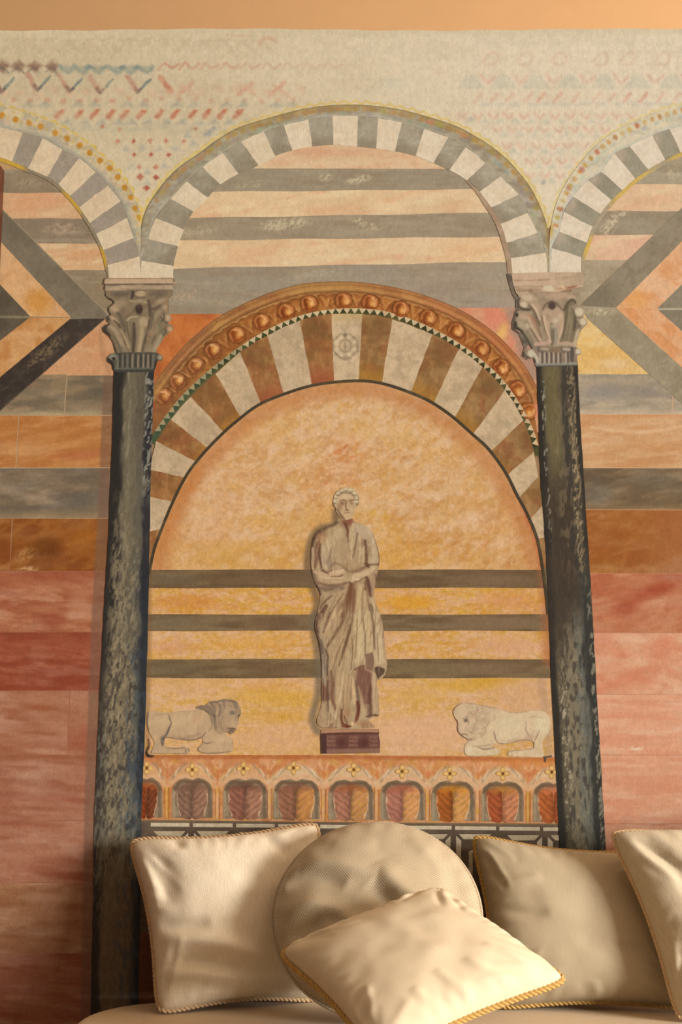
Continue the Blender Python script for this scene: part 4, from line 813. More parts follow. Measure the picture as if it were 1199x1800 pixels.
ops = [base((134, 112, 85)), mottle((114, 95, 72), 12, 10, .52, .14, .6, 733), bb(zl, 340, 375, 150, 42, (104, 88, 70), .9), bb(zl, 860, 375, 130, 48, (112, 94, 74), .9), ss(zl, [(505, 330), (510, 380), (490, 430)], 6, D, .9), bb(zl, 615, 370, 80, 44, (176, 148, 112), .95, 0, .4), ss(zl, [(520, 415), (620, 425), (700, 420)], 2.5, (110, 92, 70), .8),
       bb(zl, 330, 500, 120, 60, (158, 134, 102), .8), bb(zl, 250, 580, 70, 55, (178, 148, 112), .9), bb(zl, 900, 470, 90, 40, (168, 140, 108), .8, -20), bb(zl, 890, 380, 14, 14, (90, 74, 58), .8),
       ss(zl, [(470, 470), (520, 480), (620, 470), (720, 500)], 5, (158, 136, 104), .8), ss(zl, [(730, 470), (745, 560), (750, 680)], 6, (86, 70, 56), .85), ss(zl, [(430, 690), (500, 640), (560, 540)], 4.5, (112, 94, 70), .8), ss(zl, [(760, 590), (830, 580), (890, 540)], 5, (92, 76, 60), .8),
       bb(zl, 595, 590, 55, 75, (62, 48, 42), .98, 0, .4), bb(zl, 590, 560, 18, 26, (96, 76, 66), .6),
       # centre leaf
       fill(S(zl, [(420, 760), (470, 700), (600, 680), (720, 720), (740, 800), (690, 960), (620, 1220), (480, 1220), (440, 960)]), (136, 116, 88), .9, 2, True), bb(zl, 660, 770, 75, 80, (180, 152, 116), .95), ss(zl, [(640, 780), (630, 960), (590, 1200)], 7, (172, 146, 108), .9), ss(zl, [(520, 790), (525, 960), (510, 1200)], 6.5, (82, 68, 54), .95), ss(zl, [(425, 740), (430, 860), (480, 1050)], 2.6, (92, 78, 60), .8), ss(zl, [(425, 750), (470, 705), (570, 690)], 3.2, (178, 154, 118), .8), ss(zl, [(470, 760), (480, 880), (490, 1000)], 3, (112, 96, 74), .8), ss(zl, [(740, 740), (720, 880), (660, 1080), (640, 1190)], 4.5, (94, 78, 60), .85),
       # left leaves
       ss(zl, [(300, 640), (360, 760), (400, 900)], 6, (92, 82, 64), .7), ss(zl, [(180, 680), (230, 720), (290, 780)], 6, (174, 144, 110), .9), ss(zl, [(240, 745), (310, 810), (370, 960), (410, 1090)], 3, (84, 68, 52), .9), ss(zl, [(190, 830), (270, 900), (330, 1020), (380, 1150)], 8, (160, 136, 104), .9), ss(zl, [(330, 870), (400, 1000), (450, 1120)], 4.5, (168, 144, 104), .8), ss(zl, [(120, 830), (110, 890), (180, 960)], 8, (62, 54, 44), .95), ss(zl, [(175, 800), (110, 830), (95, 880)], 4, (70, 60, 48), .9), ss(zl, [(160, 960), (230, 1060), (280, 1190)], 4, (88, 76, 60), .85), ss(zl, [(240, 960), (300, 1080), (340, 1190)], 4, (104, 92, 70), .7),
       ss(zl, [(190, 450), (225, 490), (190, 530)], 5.5, (62, 50, 40), .95), ss(zl, [(165, 560), (158, 620), (190, 670)], 4, (70, 58, 46), .9), bb(zl, 160, 720, 24, 44, (66, 58, 50), .9), ss(zl, [(120, 360), (130, 410), (180, 440)], 3, (84, 66, 50), .8),
       # right leaves
       bb(zl, 960, 560, 40, 40, (176, 146, 114), .9), bb(zl, 1000, 710, 48, 56, (186, 156, 118), .95), bb(zl, 1030, 870, 46, 46, (190, 150, 106), .95), ss(zl, [(940, 640), (950, 720), (900, 760)], 2.6, (96, 84, 64), .9), ss(zl, [(900, 690), (930, 740), (1000, 785)], 3, (92, 80, 62), .85), ss(zl, [(820, 740), (850, 650), (900, 610)], 5.5, (150, 132, 100), .8), ss(zl, [(790, 640), (760, 760), (740, 900)], 6, (104, 88, 70), .85), ss(zl, [(850, 840), (800, 980), (750, 1120)], 6, (138, 118, 88), .8), bb(zl, 760, 920, 60, 60, (158, 124, 94), .6), ss(zl, [(870, 780), (900, 880), (940, 960)], 4, (112, 108, 80), .8), ss(zl, [(960, 860), (975, 900), (930, 960)], 2.4, (90, 78, 60), .8), ss(zl, [(900, 960), (850, 1080), (800, 1180)], 8, (162, 144, 110), .9), ss(zl, [(820, 960), (770, 1080)], 3, (96, 84, 64), .7),
       bb(zl, 340, 1150, 70, 50, (106, 96, 78), .7), bb(zl, 740, 1160, 70, 40, (150, 132, 102), .7)]
patch('capital', S(zl, bell), ops, 7, col_l, 1.25, MAT_FIGURE, label='grey acanthus-leaf capital')
neck = [(290, 1200), (200, 1212), (150, 1260), (145, 1310), (175, 1345), (212, 1360), (225, 1430), (262, 1475), (540, 1472), (800, 1468), (830, 1400), (855, 1310), (915, 1312), (932, 1265), (900, 1225), (835, 1195), (560, 1190)]
ops = [base((96, 88, 72)), mottle((78, 70, 58), 10, 12, .52, .14, .6, 735), bb(zl, 225, 1260, 62, 52, (138, 132, 108), .95), ss(zl, [(225, 1275), (245, 1280), (235, 1300)], 4, (40, 34, 30), .95), ss(zl, [(160, 1290), (210, 1345), (235, 1440), (262, 1470)], 5.5, (44, 40, 36), .95), ss(zl, [(265, 1240), (300, 1300), (285, 1430)], 4, (120, 114, 96), .8), bb(zl, 890, 1265, 38, 42, (158, 142, 116), .95),
       ss(zl, [(270, 1455), (540, 1455), (800, 1450)], 5.5, (62, 60, 52), .95, .6, 0), ss(zl, [(260, 1425), (540, 1420), (820, 1410)], 3, (104, 100, 84), .7, .6, 0), ss(zl, [(840, 1300), (815, 1430)], 4, (52, 46, 40), .85)]
for k, x in enumerate((330, 400, 470, 550, 625, 690, 760)):
    ops += [ss(zl, [(x, 1220), (x - 4, 1400)], 3.6, (58, 54, 46), .8), ss(zl, [(x + 34, 1230), (x + 30, 1400)], 3.2, (146, 128, 102) if k in (2, 3, 4, 5) else (112, 104, 86), .8)]
ops += [ss(zl, [(300, 1215), (430, 1190), (480, 1200)], 4, (70, 64, 54), .7), ss(zl, [(690, 1195), (800, 1205)], 3.5, (72, 64, 54), .8)]
patch('necking', S(zl, neck), ops, 8, col_l, 1.25, MAT_FIGURE, label='fluted grey necking ring')

# ---- right capital (coordinates of a 7.5x enlargement)
zr = mk(885, 460, 7.494)
patch('abacus', S(zr, [(105, 150), (600, 140), (1050, 140), (1055, 250), (1040, 330), (700, 400), (520, 390), (350, 420), (170, 420), (130, 300)]),
      [base((196, 164, 132)), fill(S(zr, [(680, 150), (1050, 140), (1055, 300), (690, 310)]), (176, 148, 116), .9, 1.5), ss(zr, [(150, 245), (350, 248), (600, 235)], 2.5, (164, 130, 102), .8, .6, 0), ss(zr, [(140, 330), (350, 325), (520, 330)], 2.5, (146, 116, 90), .8), bb(zr, 400, 375, 110, 46, (142, 112, 88), .95, 0, .5, 7.5), bb(zr, 230, 375, 90, 40, (158, 130, 102), .9, 0, .5, 7.5), bb(zr, 595, 355, 75, 42, (208, 190, 156), .95, 0, .35, 7.5),
       bb(zr, 830, 350, 150, 30, (178, 132, 98), .85, -8, .6, 7.5), ss(zr, [(850, 350), (960, 320)], 4, (152, 102, 76), .8), ss(zr, [(770, 320), (800, 350)], 4, (224, 190, 140), .9), mottle((206, 176, 142), 20, 6, .55, .1, .5, 741)], 8, col_r, 1.35, MAT_FIGURE, label='pinkish abacus slab')
bell = [(175, 415), (400, 400), (600, 385), (800, 395), (1000, 400), (1000, 440), (960, 500), (965, 560), (1050, 600), (1080, 660), (1050, 725), (1105, 765), (1105, 825), (1050, 870), (1010, 930), (975, 1040), (960, 1130), (700, 1150), (420, 1150), (370, 1140), (320, 1060), (270, 970), (220, 905), (140, 880), (132, 810), (170, 760), (150, 710), (165, 670), (215, 640), (180, 580), (180, 510), (205, 470)]
ops = [base((160, 137, 109)), mottle((140, 118, 92), 12, 10, .52, .14, .5, 743), bb(zr, 320, 470, 130, 60, (202, 174, 140), .9, 15, .7, 7.5), bb(zr, 720, 450, 200, 50, (186, 152, 122), .9, 0, .7, 7.5), bb(zr, 430, 600, 90, 60, (188, 152, 120), .8, 40, .7, 7.5), bb(zr, 900, 480, 60, 40, (196, 166, 134), .7, 0, .7, 7.5),
       bb(zr, 265, 570, 52, 55, (208, 182, 146), .95, 0, .6, 7.5), ss(zr, [(190, 510), (200, 590), (260, 625), (350, 630)], 5.5, (84, 72, 58), .9), ss(zr, [(340, 580), (400, 650), (450, 760), (480, 840)], 4.5, (112, 92, 72), .9), ss(zr, [(380, 560), (440, 650), (480, 760)], 4, (206, 178, 144), .8), ss(zr, [(180, 520), (215, 480)], 4, (80, 70, 58), .9),
       bb(zr, 270, 720, 80, 55, (182, 152, 120), .95, 0, .6, 7.5), bb(zr, 310, 850, 34, 40, (200, 180, 146), .8, 0, .7, 7.5), bb(zr, 230, 830, 50, 50, (176, 156, 124), .9, 0, .6, 7.5), bb(zr, 175, 700, 26, 34, (60, 52, 44), .95, 0, .5, 7.5), ss(zr, [(155, 800), (160, 870), (240, 920)], 7, (64, 56, 48), .95), ss(zr, [(240, 910), (310, 1030), (370, 1130)], 6, (78, 72, 58), .9), ss(zr, [(310, 920), (370, 1040), (410, 1130)], 6, (128, 114, 88), .8),
       ss(zr, [(330, 720), (380, 860), (440, 960), (490, 1040)], 4.5, (196, 162, 128), .9), ss(zr, [(390, 700), (440, 830), (500, 1000)], 3.5, (136, 108, 84), .85), ss(zr, [(360, 880), (420, 980), (470, 1060)], 3.5, (122, 102, 80), .8), ss(zr, [(320, 700), (400, 780), (430, 850)], 2.6, (186, 116, 76), .6),
       fill(S(zr, [(510, 680), (560, 620), (650, 600), (760, 620), (800, 700), (790, 800), (740, 1080), (600, 1100), (540, 860)]), (182, 152, 122), .95, 2, True), bb(zr, 640, 575, 55, 62, (82, 64, 54), .98, 0, .4, 7.5), ss(zr, [(510, 640), (560, 560), (640, 525), (720, 570), (775, 640)], 2.4, (104, 84, 68), .8), bb(zr, 690, 770, 42, 44, (204, 182, 148), .8, 0, .7, 7.5), bb(zr, 590, 740, 40, 50, (164, 136, 108), .8, 0, .7, 7.5), bb(zr, 750, 720, 40, 40, (196, 166, 134), .8, 0, .7, 7.5),
       ss(zr, [(640, 830), (650, 960), (640, 1090)], 8, (112, 98, 78), .9), ss(zr, [(700, 880), (700, 1000), (690, 1090)], 5.5, (150, 138, 116), .9), ss(zr, [(530, 720), (560, 880), (620, 1060)], 5, (204, 172, 138), .9), ss(zr, [(800, 700), (780, 860), (730, 1060)], 3.6, (204, 172, 138), .8), ss(zr, [(510, 720), (540, 880), (590, 1020)], 2.6, (128, 102, 80), .8), bb(zr, 650, 850, 30, 40, (184, 164, 132), .7, 0, .7, 7.5),
       fill(S(zr, [(800, 640), (850, 540), (900, 495), (950, 520), (950, 560), (900, 590), (940, 640), (950, 760), (1020, 800), (1030, 850), (960, 920), (910, 1060), (740, 1060), (790, 900)]), (124, 108, 82), .95, 2, True), ss(zr, [(800, 640), (850, 540), (910, 500), (955, 540)], 4.5, (92, 78, 60), .9), ss(zr, [(880, 600), (860, 760), (820, 950)], 4, (150, 130, 100), .7), ss(zr, [(930, 660), (950, 760), (930, 900)], 4, (86, 74, 58), .8), ss(zr, [(840, 600), (820, 800), (780, 1000)], 3.5, (98, 84, 64), .7), ss(zr, [(900, 700), (880, 900), (860, 1040)], 3, (150, 132, 102), .7),
       bb(zr, 1000, 660, 65, 60, (206, 186, 150), .95, 0, .5, 7.5), bb(zr, 1050, 790, 55, 55, (204, 182, 148), .95, 0, .5, 7.5), ss(zr, [(960, 730), (1010, 740), (1050, 725)], 2.6, (130, 110, 86), .8), ss(zr, [(985, 900), (960, 1000), (940, 1110)], 6, (190, 168, 134), .9), ss(zr, [(420, 1090), (500, 1080), (590, 1070)], 7, (190, 154, 128), .9), ss(zr, [(760, 1080), (850, 1075), (920, 1090)], 7, (186, 156, 128), .9)]
patch('capital', S(zr, bell), ops, 7, col_r, 1.25, MAT_FIGURE, label='pinkish grey acanthus-leaf capital')
neck = [(420, 1110), (380, 1145), (320, 1160), (265, 1190), (270, 1240), (330, 1275), (395, 1270), (415, 1340), (430, 1385), (700, 1380), (970, 1370), (972, 1240), (1020, 1215), (1025, 1165), (990, 1140), (950, 1125), (700, 1115)]
ops = [base((142, 122, 100)), mottle((120, 102, 84), 8, 12, .52, .14, .5, 745), bb(zr, 365, 1210, 52, 55, (206, 190, 158), .95, 0, .5, 7.5), ss(zr, [(262, 1190), (280, 1250), (350, 1280)], 6.5, (96, 82, 68), .95), ss(zr, [(405, 1210), (440, 1270), (455, 1360)], 4.5, (200, 184, 156), .9), bb(zr, 985, 1180, 40, 42, (210, 190, 156), .95, 0, .5, 7.5), ss(zr, [(405, 1290), (425, 1370)], 3.5, (74, 62, 52), .9),
       ss(zr, [(460, 1135), (470, 1190), (560, 1190)], 4, (108, 94, 80), .85), ss(zr, [(500, 1145), (590, 1150)], 5, (176, 152, 124), .85), bb(zr, 690, 1180, 90, 60, (132, 104, 74), .7, 0, .7, 7.5), ss(zr, [(770, 1130), (790, 1190), (880, 1185)], 4, (106, 92, 80), .85), ss(zr, [(790, 1150), (880, 1160)], 5, (182, 160, 134), .9), ss(zr, [(905, 1130), (905, 1320)], 6, (86, 76, 66), .95),
       ss(zr, [(430, 1355), (700, 1350), (970, 1345)], 5.5, (148, 140, 124), .95, .6, 0), ss(zr, [(430, 1378), (700, 1375), (970, 1368)], 3, (88, 82, 72), .85, .6, 0)]
for x in (490, 550, 610, 670, 730, 830):
    ops += [ss(zr, [(x + 20, 1205), (x + 20, 1330)], 4, (92, 78, 66), .85), ss(zr, [(x - 6, 1200), (x - 4, 1330)], 3, (182, 160, 136), .85)]
patch('necking', S(zr, neck), ops, 8, col_r, 1.25, MAT_FIGURE, label='fluted grey necking ring')
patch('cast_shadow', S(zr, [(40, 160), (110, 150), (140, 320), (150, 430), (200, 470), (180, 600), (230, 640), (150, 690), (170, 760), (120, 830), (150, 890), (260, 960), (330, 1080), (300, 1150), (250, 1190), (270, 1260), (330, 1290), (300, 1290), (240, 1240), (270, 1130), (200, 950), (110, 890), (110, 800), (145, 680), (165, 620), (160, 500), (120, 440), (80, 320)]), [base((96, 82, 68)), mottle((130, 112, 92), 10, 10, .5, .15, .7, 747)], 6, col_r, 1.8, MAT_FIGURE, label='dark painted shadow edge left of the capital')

# ================================================================== the painted statue
statue = wall_empty('statue', 615, 1326, mural, 'painted stone statue of a robed man with folded hands on a plinth')
K1, K2, K3, K4, K5 = (196, 168, 128), (174, 144, 106), (148, 114, 80), (118, 82, 56), (88, 58, 40)
body = S(z1, [(560, 480), (500, 500), (470, 540), (390, 572), (300, 612), (258, 660), (232, 740), (216, 860), (216, 980), (235, 1090), (270, 1180), (305, 1260), (318, 1330), (300, 1420), (285, 1490)]) + \
       S(z2, [(285, 60), (262, 140), (262, 220), (292, 330), (318, 470), (332, 620), (330, 760), (328, 900), (330, 1000), (312, 1080), (285, 1160), (285, 1210), (330, 1250), (360, 1262), (520, 1262), (600, 1272), (700, 1262), (880, 1255), (870, 1215), (830, 1170), (880, 1140), (935, 1130), (940, 1060), (935, 900), (915, 770), (965, 735), (1000, 690), (1022, 610), (1012, 470), (1000, 380), (985, 220), (955, 80)]) + \
       S(z1, [(945, 1490), (905, 1380), (885, 1280), (900, 1180), (912, 1100), (935, 1000), (942, 900), (925, 800), (900, 720), (870, 640), (820, 580), (760, 545), (680, 520), (655, 490)])
def punch(c): return tuple(min(255, v * 1.05) for v in c) if sum(c) > 450 else tuple(v * (.88, .86, .86)[k] for k, v in enumerate(c)) if sum(c) < 390 else c
a1 = lambda pts, w, c, a=.85, so=.8: stroke(S(z1, pts), w / 6 * 1.3, punch(c), a, so, .35)
a2 = lambda pts, w, c, a=.85, so=.8: stroke(S(z2, pts), w / 6 * 1.3, punch(c), a, so, .35)
b1 = lambda x, y, rx, ry, c, a=.8, an=0: blob(*z1(x, y), rx / 6, ry / 6, c, a, an, .8)
b2 = lambda x, y, rx, ry, c, a=.8, an=0: blob(*z2(x, y), rx / 6, ry / 6, c, a, an, .8)
ops = [base(K2), mottle((160, 130, 94), 10, 16, .52, .14, .5, 801), mottle((190, 162, 122), 7, 12, .6, .1, .5, 802),
   # large masses of light and shade
   fill(S(z2, [(940, 40), (1010, 560), (900, 610), (870, 450), (790, 590), (680, 640), (670, 200), (720, 0)]), (194, 166, 124), .75, 3), a1([(660, 1180), (600, 1380), (450, 1560)], 70, (128, 90, 62), .6), a2([(285, 60), (268, 200), (315, 440), (340, 700), (335, 980)], 56, (92, 66, 52), .7), b2(400, 860, 80, 200, (120, 86, 64), .65), a1([(250, 680), (225, 850), (235, 1080), (310, 1280)], 50, (104, 78, 60), .65), b1(430, 780, 150, 140, (184, 156, 116), .6), b1(720, 680, 120, 130, (190, 162, 124), .6), b2(780, 820, 90, 200, (126, 88, 70), .6), b1(430, 1220, 140, 40, (138, 112, 88), .7), a2([(360, 250), (430, 120), (560, 0)], 60, (184, 152, 112), .5), a2([(470, 620), (570, 380), (650, 120)], 60, (172, 140, 102), .6),
   # neck and shoulders
   b1(600, 530, 70, 60, (128, 78, 54), .9), b1(640, 520, 26, 50, (138, 82, 60), .8), a1([(575, 540), (605, 600), (608, 680)], 22, (116, 70, 48), .9), a1([(608, 600), (612, 740)], 12, (124, 84, 58), .8),
   b1(330, 640, 90, 60, (140, 96, 66), .75, -35), a1([(500, 530), (400, 575), (300, 625), (255, 700)], 34, (104, 78, 58), .8), a1([(255, 690), (232, 800), (220, 960), (235, 1080)], 24, (92, 66, 50), .8),
   b1(500, 660, 90, 90, (190, 160, 118), .7), b1(430, 620, 60, 40, (178, 150, 108), .7), b1(340, 700, 40, 40, (178, 132, 86), .7), b1(720, 600, 90, 50, (190, 164, 130), .8, 20), b1(800, 640, 60, 50, (186, 158, 126), .7),
   a1([(670, 540), (640, 640), (640, 800)], 26, (186, 158, 118), .7), a1([(800, 560), (860, 680), (890, 820), (890, 950)], 44, (190, 164, 128), .8), a1([(870, 620), (925, 790), (942, 900), (930, 990)], 14, (124, 92, 66), .8),
   # chest folds
   b1(760, 740, 40, 50, (140, 106, 80), .7), a1([(790, 720), (800, 850), (810, 960)], 24, (110, 76, 54), .85), a1([(710, 640), (690, 760), (660, 900)], 14, (142, 112, 80), .8), a1([(730, 660), (740, 800), (730, 940)], 12, (196, 168, 128), .7), a1([(660, 700), (650, 840), (640, 960)], 14, (190, 160, 118), .7), a1([(780, 780), (770, 900), (760, 980)], 18, (186, 156, 118), .7),
   a1([(290, 740), (280, 860), (260, 1000)], 34, (132, 90, 64), .85), a1([(240, 800), (240, 920), (240, 1020)], 24, (190, 158, 122), .8), a1([(320, 760), (310, 880), (330, 1010)], 18, (104, 70, 50), .85), a1([(350, 780), (350, 920), (380, 1020)], 28, (184, 160, 128), .75), a1([(300, 690), (320, 790)], 14, (158, 104, 64), .7),
   a1([(390, 700), (400, 780), (440, 880)], 14, (194, 168, 128), .7), a1([(430, 800), (420, 900), (390, 960)], 20, (150, 122, 96), .7), b1(500, 780, 70, 80, (176, 146, 106), .6), b1(560, 860, 60, 70, (170, 140, 100), .6), a1([(460, 720), (480, 830), (470, 900)], 12, (196, 170, 126), .6), b1(420, 960, 60, 40, (150, 124, 104), .6, 30),
   a1([(420, 1010), (470, 960), (540, 980)], 18, (156, 124, 94), .7), a1([(560, 1000), (620, 1040), (700, 1040), (790, 1000)], 26, (136, 104, 74), .7), b1(640, 1000, 90, 40, (160, 126, 88), .6),
   # sleeve and hands
   a1([(810, 985), (870, 970), (930, 970)], 18, (112, 78, 56), .85), a1([(790, 960), (830, 1000)], 20, (104, 68, 48), .8), b1(880, 940, 50, 40, (190, 162, 128), .7),
   a1([(260, 1050), (380, 1080), (480, 1080), (560, 1050)], 40, (188, 152, 116), .85), a1([(330, 1030), (400, 1060), (440, 1030)], 16, (120, 84, 60), .8), a1([(420, 1060), (500, 1050), (560, 1030)], 26, (196, 164, 126), .8), a1([(430, 1105), (520, 1100), (560, 1080)], 12, (130, 92, 66), .8),
   a1([(640, 1140), (700, 1090), (800, 1070), (880, 1010)], 44, (192, 162, 122), .9), a1([(650, 1150), (680, 1130), (720, 1130)], 20, (204, 174, 134), .8), a1([(630, 1150), (640, 1190)], 10, (112, 74, 52), .8), a1([(690, 1160), (740, 1140), (800, 1100)], 10, (130, 92, 64), .7),
   # belt folds
   a1([(290, 1110), (420, 1150), (540, 1150), (640, 1120)], 30, (184, 152, 114), .8), a1([(300, 1100), (400, 1115), (560, 1115)], 10, (202, 174, 132), .7), a1([(290, 1160), (400, 1195), (520, 1190), (610, 1160)], 22, (140, 108, 80), .85), a1([(310, 1220), (420, 1240), (560, 1220)], 34, (138, 112, 86), .8), a1([(320, 1270), (420, 1260), (520, 1230)], 12, (176, 148, 108), .7),
   a1([(275, 1190), (305, 1260), (310, 1300)], 16, (66, 52, 44), .85),
   # right arm sleeve hanging
   a1([(810, 1110), (830, 1200), (850, 1300)], 34, (112, 74, 54), .9), a1([(880, 1050), (880, 1200), (870, 1330)], 22, (170, 136, 104), .8), a1([(905, 1080), (905, 1200), (890, 1300)], 12, (124, 88, 64), .8), a1([(790, 1150), (800, 1280), (840, 1450)], 20, (132, 92, 66), .8),
   # upper skirt
   a1([(640, 1190), (620, 1340), (560, 1520)], 44, (130, 84, 56), .9), a1([(680, 1250), (660, 1400), (640, 1540)], 36, (142, 98, 68), .85), a1([(740, 1200), (730, 1350), (720, 1540)], 46, (190, 160, 116), .9), a1([(790, 1260), (800, 1400), (810, 1540)], 30, (186, 156, 112), .85), a1([(590, 1240), (500, 1380), (420, 1540)], 30, (180, 146, 106), .8), a1([(560, 1280), (470, 1420), (400, 1540)], 16, (146, 110, 78), .7), a1([(520, 1260), (400, 1330), (330, 1400)], 26, (172, 142, 106), .8), a1([(440, 1300), (360, 1370), (310, 1440)], 14, (124, 92, 66), .8), a1([(380, 1410), (340, 1480), (320, 1540)], 34, (100, 66, 46), .85), a1([(480, 1440), (440, 1540)], 22, (190, 156, 116), .8), a1([(870, 1340), (890, 1440), (920, 1540)], 26, (188, 158, 118), .85), a1([(850, 1380), (880, 1500)], 10, (118, 90, 64), .8), a1([(770, 1230), (760, 1380), (760, 1540)], 8, (150, 116, 82), .7),
   # lower skirt
   a2([(600, 0), (540, 160), (440, 320), (380, 420)], 22, (132, 98, 66), .85), a2([(540, 20), (460, 160), (380, 280)], 30, (186, 152, 110), .85), a2([(420, 40), (380, 160), (350, 250)], 20, (134, 100, 70), .8), a2([(480, 40), (420, 160), (370, 230)], 14, (198, 166, 126), .7), a2([(640, 60), (560, 260), (450, 420)], 24, (178, 146, 106), .8), a2([(660, 120), (600, 320), (520, 600)], 22, (116, 84, 60), .85), a2([(600, 200), (520, 400), (420, 650)], 30, (182, 150, 108), .85), a2([(560, 320), (490, 500), (440, 660)], 12, (140, 106, 76), .7), a2([(640, 330), (580, 500), (520, 640)], 24, (184, 152, 108), .8),
   a2([(680, 60), (690, 260), (670, 560)], 44, (186, 158, 114), .9), a2([(740, 60), (740, 300), (730, 580)], 44, (192, 166, 122), .9), a2([(710, 60), (700, 300), (690, 520)], 8, (150, 118, 82), .7), a2([(800, 40), (830, 220), (850, 440)], 44, (188, 160, 116), .9), a2([(770, 100), (790, 300), (790, 500)], 10, (146, 114, 80), .75), a2([(650, 300), (660, 450), (640, 640)], 10, (140, 106, 72), .8), a2([(850, 20), (880, 180), (890, 420)], 18, (134, 104, 74), .85), a2([(900, 60), (940, 260), (960, 560)], 50, (192, 164, 124), .9), a2([(940, 120), (985, 300), (1005, 560)], 18, (182, 148, 112), .8), a2([(920, 260), (925, 420), (935, 560)], 8, (150, 122, 90), .7),
   # hem, shadowed inside
   a2([(680, 640), (740, 610), (780, 600)], 16, (120, 78, 62), .85), fill(S(z2, [(700, 625), (780, 605), (800, 650), (870, 680), (850, 840), (840, 1010), (760, 1000), (720, 880), (690, 760)]), (122, 80, 64), .9, 1.5), fill(S(z2, [(790, 480), (870, 460), (890, 560), (870, 660), (800, 640)]), (130, 96, 74), .92, 1.2), fill(S(z2, [(885, 620), (940, 605), (1000, 640), (985, 690), (930, 735), (895, 680)]), (84, 62, 46), .95, 1.2), a2([(790, 640), (830, 650), (870, 680)], 14, (166, 126, 100), .7),
   a2([(880, 690), (890, 860), (900, 1080)], 40, (184, 152, 116), .9), a2([(850, 800), (845, 960), (850, 1100)], 20, (106, 70, 52), .85), b2(840, 1080, 30, 70, (116, 84, 64), .85), a2([(800, 1140), (870, 1120), (930, 1125)], 12, (96, 66, 48), .85), a2([(730, 720), (750, 860), (790, 1040)], 20, (146, 104, 82), .7), a2([(790, 700), (800, 860)], 16, (150, 108, 84), .6),
   # left leg drapery
   a2([(270, 120), (275, 260), (310, 420), (340, 600)], 26, (96, 66, 50), .85), a2([(330, 60), (320, 200), (330, 320), (380, 420)], 26, (176, 146, 112), .8), a2([(330, 330), (350, 480), (380, 640)], 30, (128, 112, 92), .85), a2([(370, 420), (400, 520), (390, 700)], 16, (84, 66, 54), .8), a2([(340, 480), (350, 640), (370, 820)], 10, (176, 164, 144), .7), a2([(430, 660), (450, 760), (430, 900)], 22, (132, 96, 68), .8), a2([(350, 820), (370, 900), (370, 960)], 40, (110, 68, 50), .85), a2([(400, 760), (400, 900), (400, 1080)], 12, (104, 74, 56), .8), a2([(460, 780), (440, 920), (480, 1060)], 18, (136, 92, 68), .75), a2([(510, 680), (490, 860), (500, 1010)], 28, (184, 150, 108), .85), a2([(560, 660), (540, 860), (510, 1060)], 16, (192, 162, 118), .8), a2([(530, 900), (500, 1060), (480, 1160)], 18, (200, 168, 128), .8), a2([(420, 980), (440, 1080), (480, 1150)], 26, (188, 160, 124), .8), a2([(340, 980), (350, 1090), (330, 1190)], 20, (180, 146, 110), .8), a2([(380, 1000), (390, 1110), (390, 1220)], 8, (124, 98, 74), .75), b2(320, 1190, 50, 50, (176, 140, 102), .8), a2([(450, 1210), (430, 1240)], 20, (136, 92, 70), .7),
   a2([(600, 700), (590, 860), (600, 1060)], 40, (178, 142, 100), .85), a2([(650, 720), (670, 860), (680, 1000)], 26, (198, 162, 118), .85), a2([(560, 860), (560, 1060)], 10, (146, 108, 76), .7), a2([(690, 760), (710, 900), (730, 1040)], 16, (114, 90, 68), .85), a2([(720, 820), (760, 980), (790, 1130)], 18, (182, 148, 108), .8), a2([(710, 980), (720, 1080), (690, 1190)], 26, (104, 46, 30), .9), a2([(545, 1060), (540, 1150), (555, 1230)], 22, (122, 72, 46), .9), b2(600, 1100, 44, 60, (166, 124, 84), .8), a2([(570, 1130), (600, 1220)], 14, (128, 84, 56), .7),
   b2(655, 1215, 20, 26, (220, 180, 132), .95), b2(590, 1240, 50, 20, (112, 48, 28), .85), a2([(550, 1200), (600, 1235), (640, 1240)], 10, (96, 40, 26), .8), b2(780, 1210, 70, 40, (158, 112, 78), .8), b2(860, 1235, 50, 20, (170, 126, 88), .8), a2([(700, 1190), (720, 1220)], 12, (176, 126, 88), .8), a2([(330, 1260), (500, 1250)], 16, (164, 124, 86), .7)]
def robe_streaks(col, sx, sy, thr, a, seed, ang, y0, y1):
    c = rgb(col)
    def f(P, C):
        fade = sstep(y0 - 15, y0 + 15, P[:, 1]) * (1 - sstep(y1 - 15, y1 + 15, P[:, 1]))
        m = (a * fade * sstep(thr - .06, thr + .06, fbm(P, sx, sy, seed, 3, ang)))[:, None]
        return C * (1 - m) + c * m
    return f
streaks = [robe_streaks((108, 76, 54), 2.6, 40, .64, .3, 831, 4, 1060, 1290), robe_streaks((204, 176, 134), 2.6, 44, .62, .3, 832, 2, 1060, 1280), robe_streaks((112, 80, 56), 2.6, 22, .64, .25, 833, 24, 1040, 1130), robe_streaks((202, 174, 132), 2.8, 16, .64, .25, 834, 6, 925, 1020), robe_streaks((116, 84, 60), 2.6, 18, .66, .25, 835, -4, 930, 1020)]
patch('robe', body, ops[:3] + [wobble(ops[3:], 0.7, 5, 0.0, 75)] + streaks, 6, statue, 1.3, MAT_FIGURE, smooth=True, label='tan draped robe with folded hands')
headp = S(z1, [(600, 160), (540, 175), (490, 210), (462, 265), (452, 320), (462, 360), (478, 372), (490, 420), (520, 465), (560, 495), (610, 500), (650, 480), (672, 430), (690, 370), (715, 350), (728, 300), (722, 240), (690, 195), (650, 168)])
ops = [base((194, 160, 118)), mottle((180, 144, 104), 6, 8, .54, .12, .5, 811), fill(S(z1, [(450, 330), (462, 260), (500, 205), (560, 170), (640, 165), (700, 200), (728, 270), (722, 330), (690, 350), (670, 270), (640, 230), (570, 215), (520, 240), (500, 310), (480, 360)]), (192, 166, 128), .95, 1.6, True)]
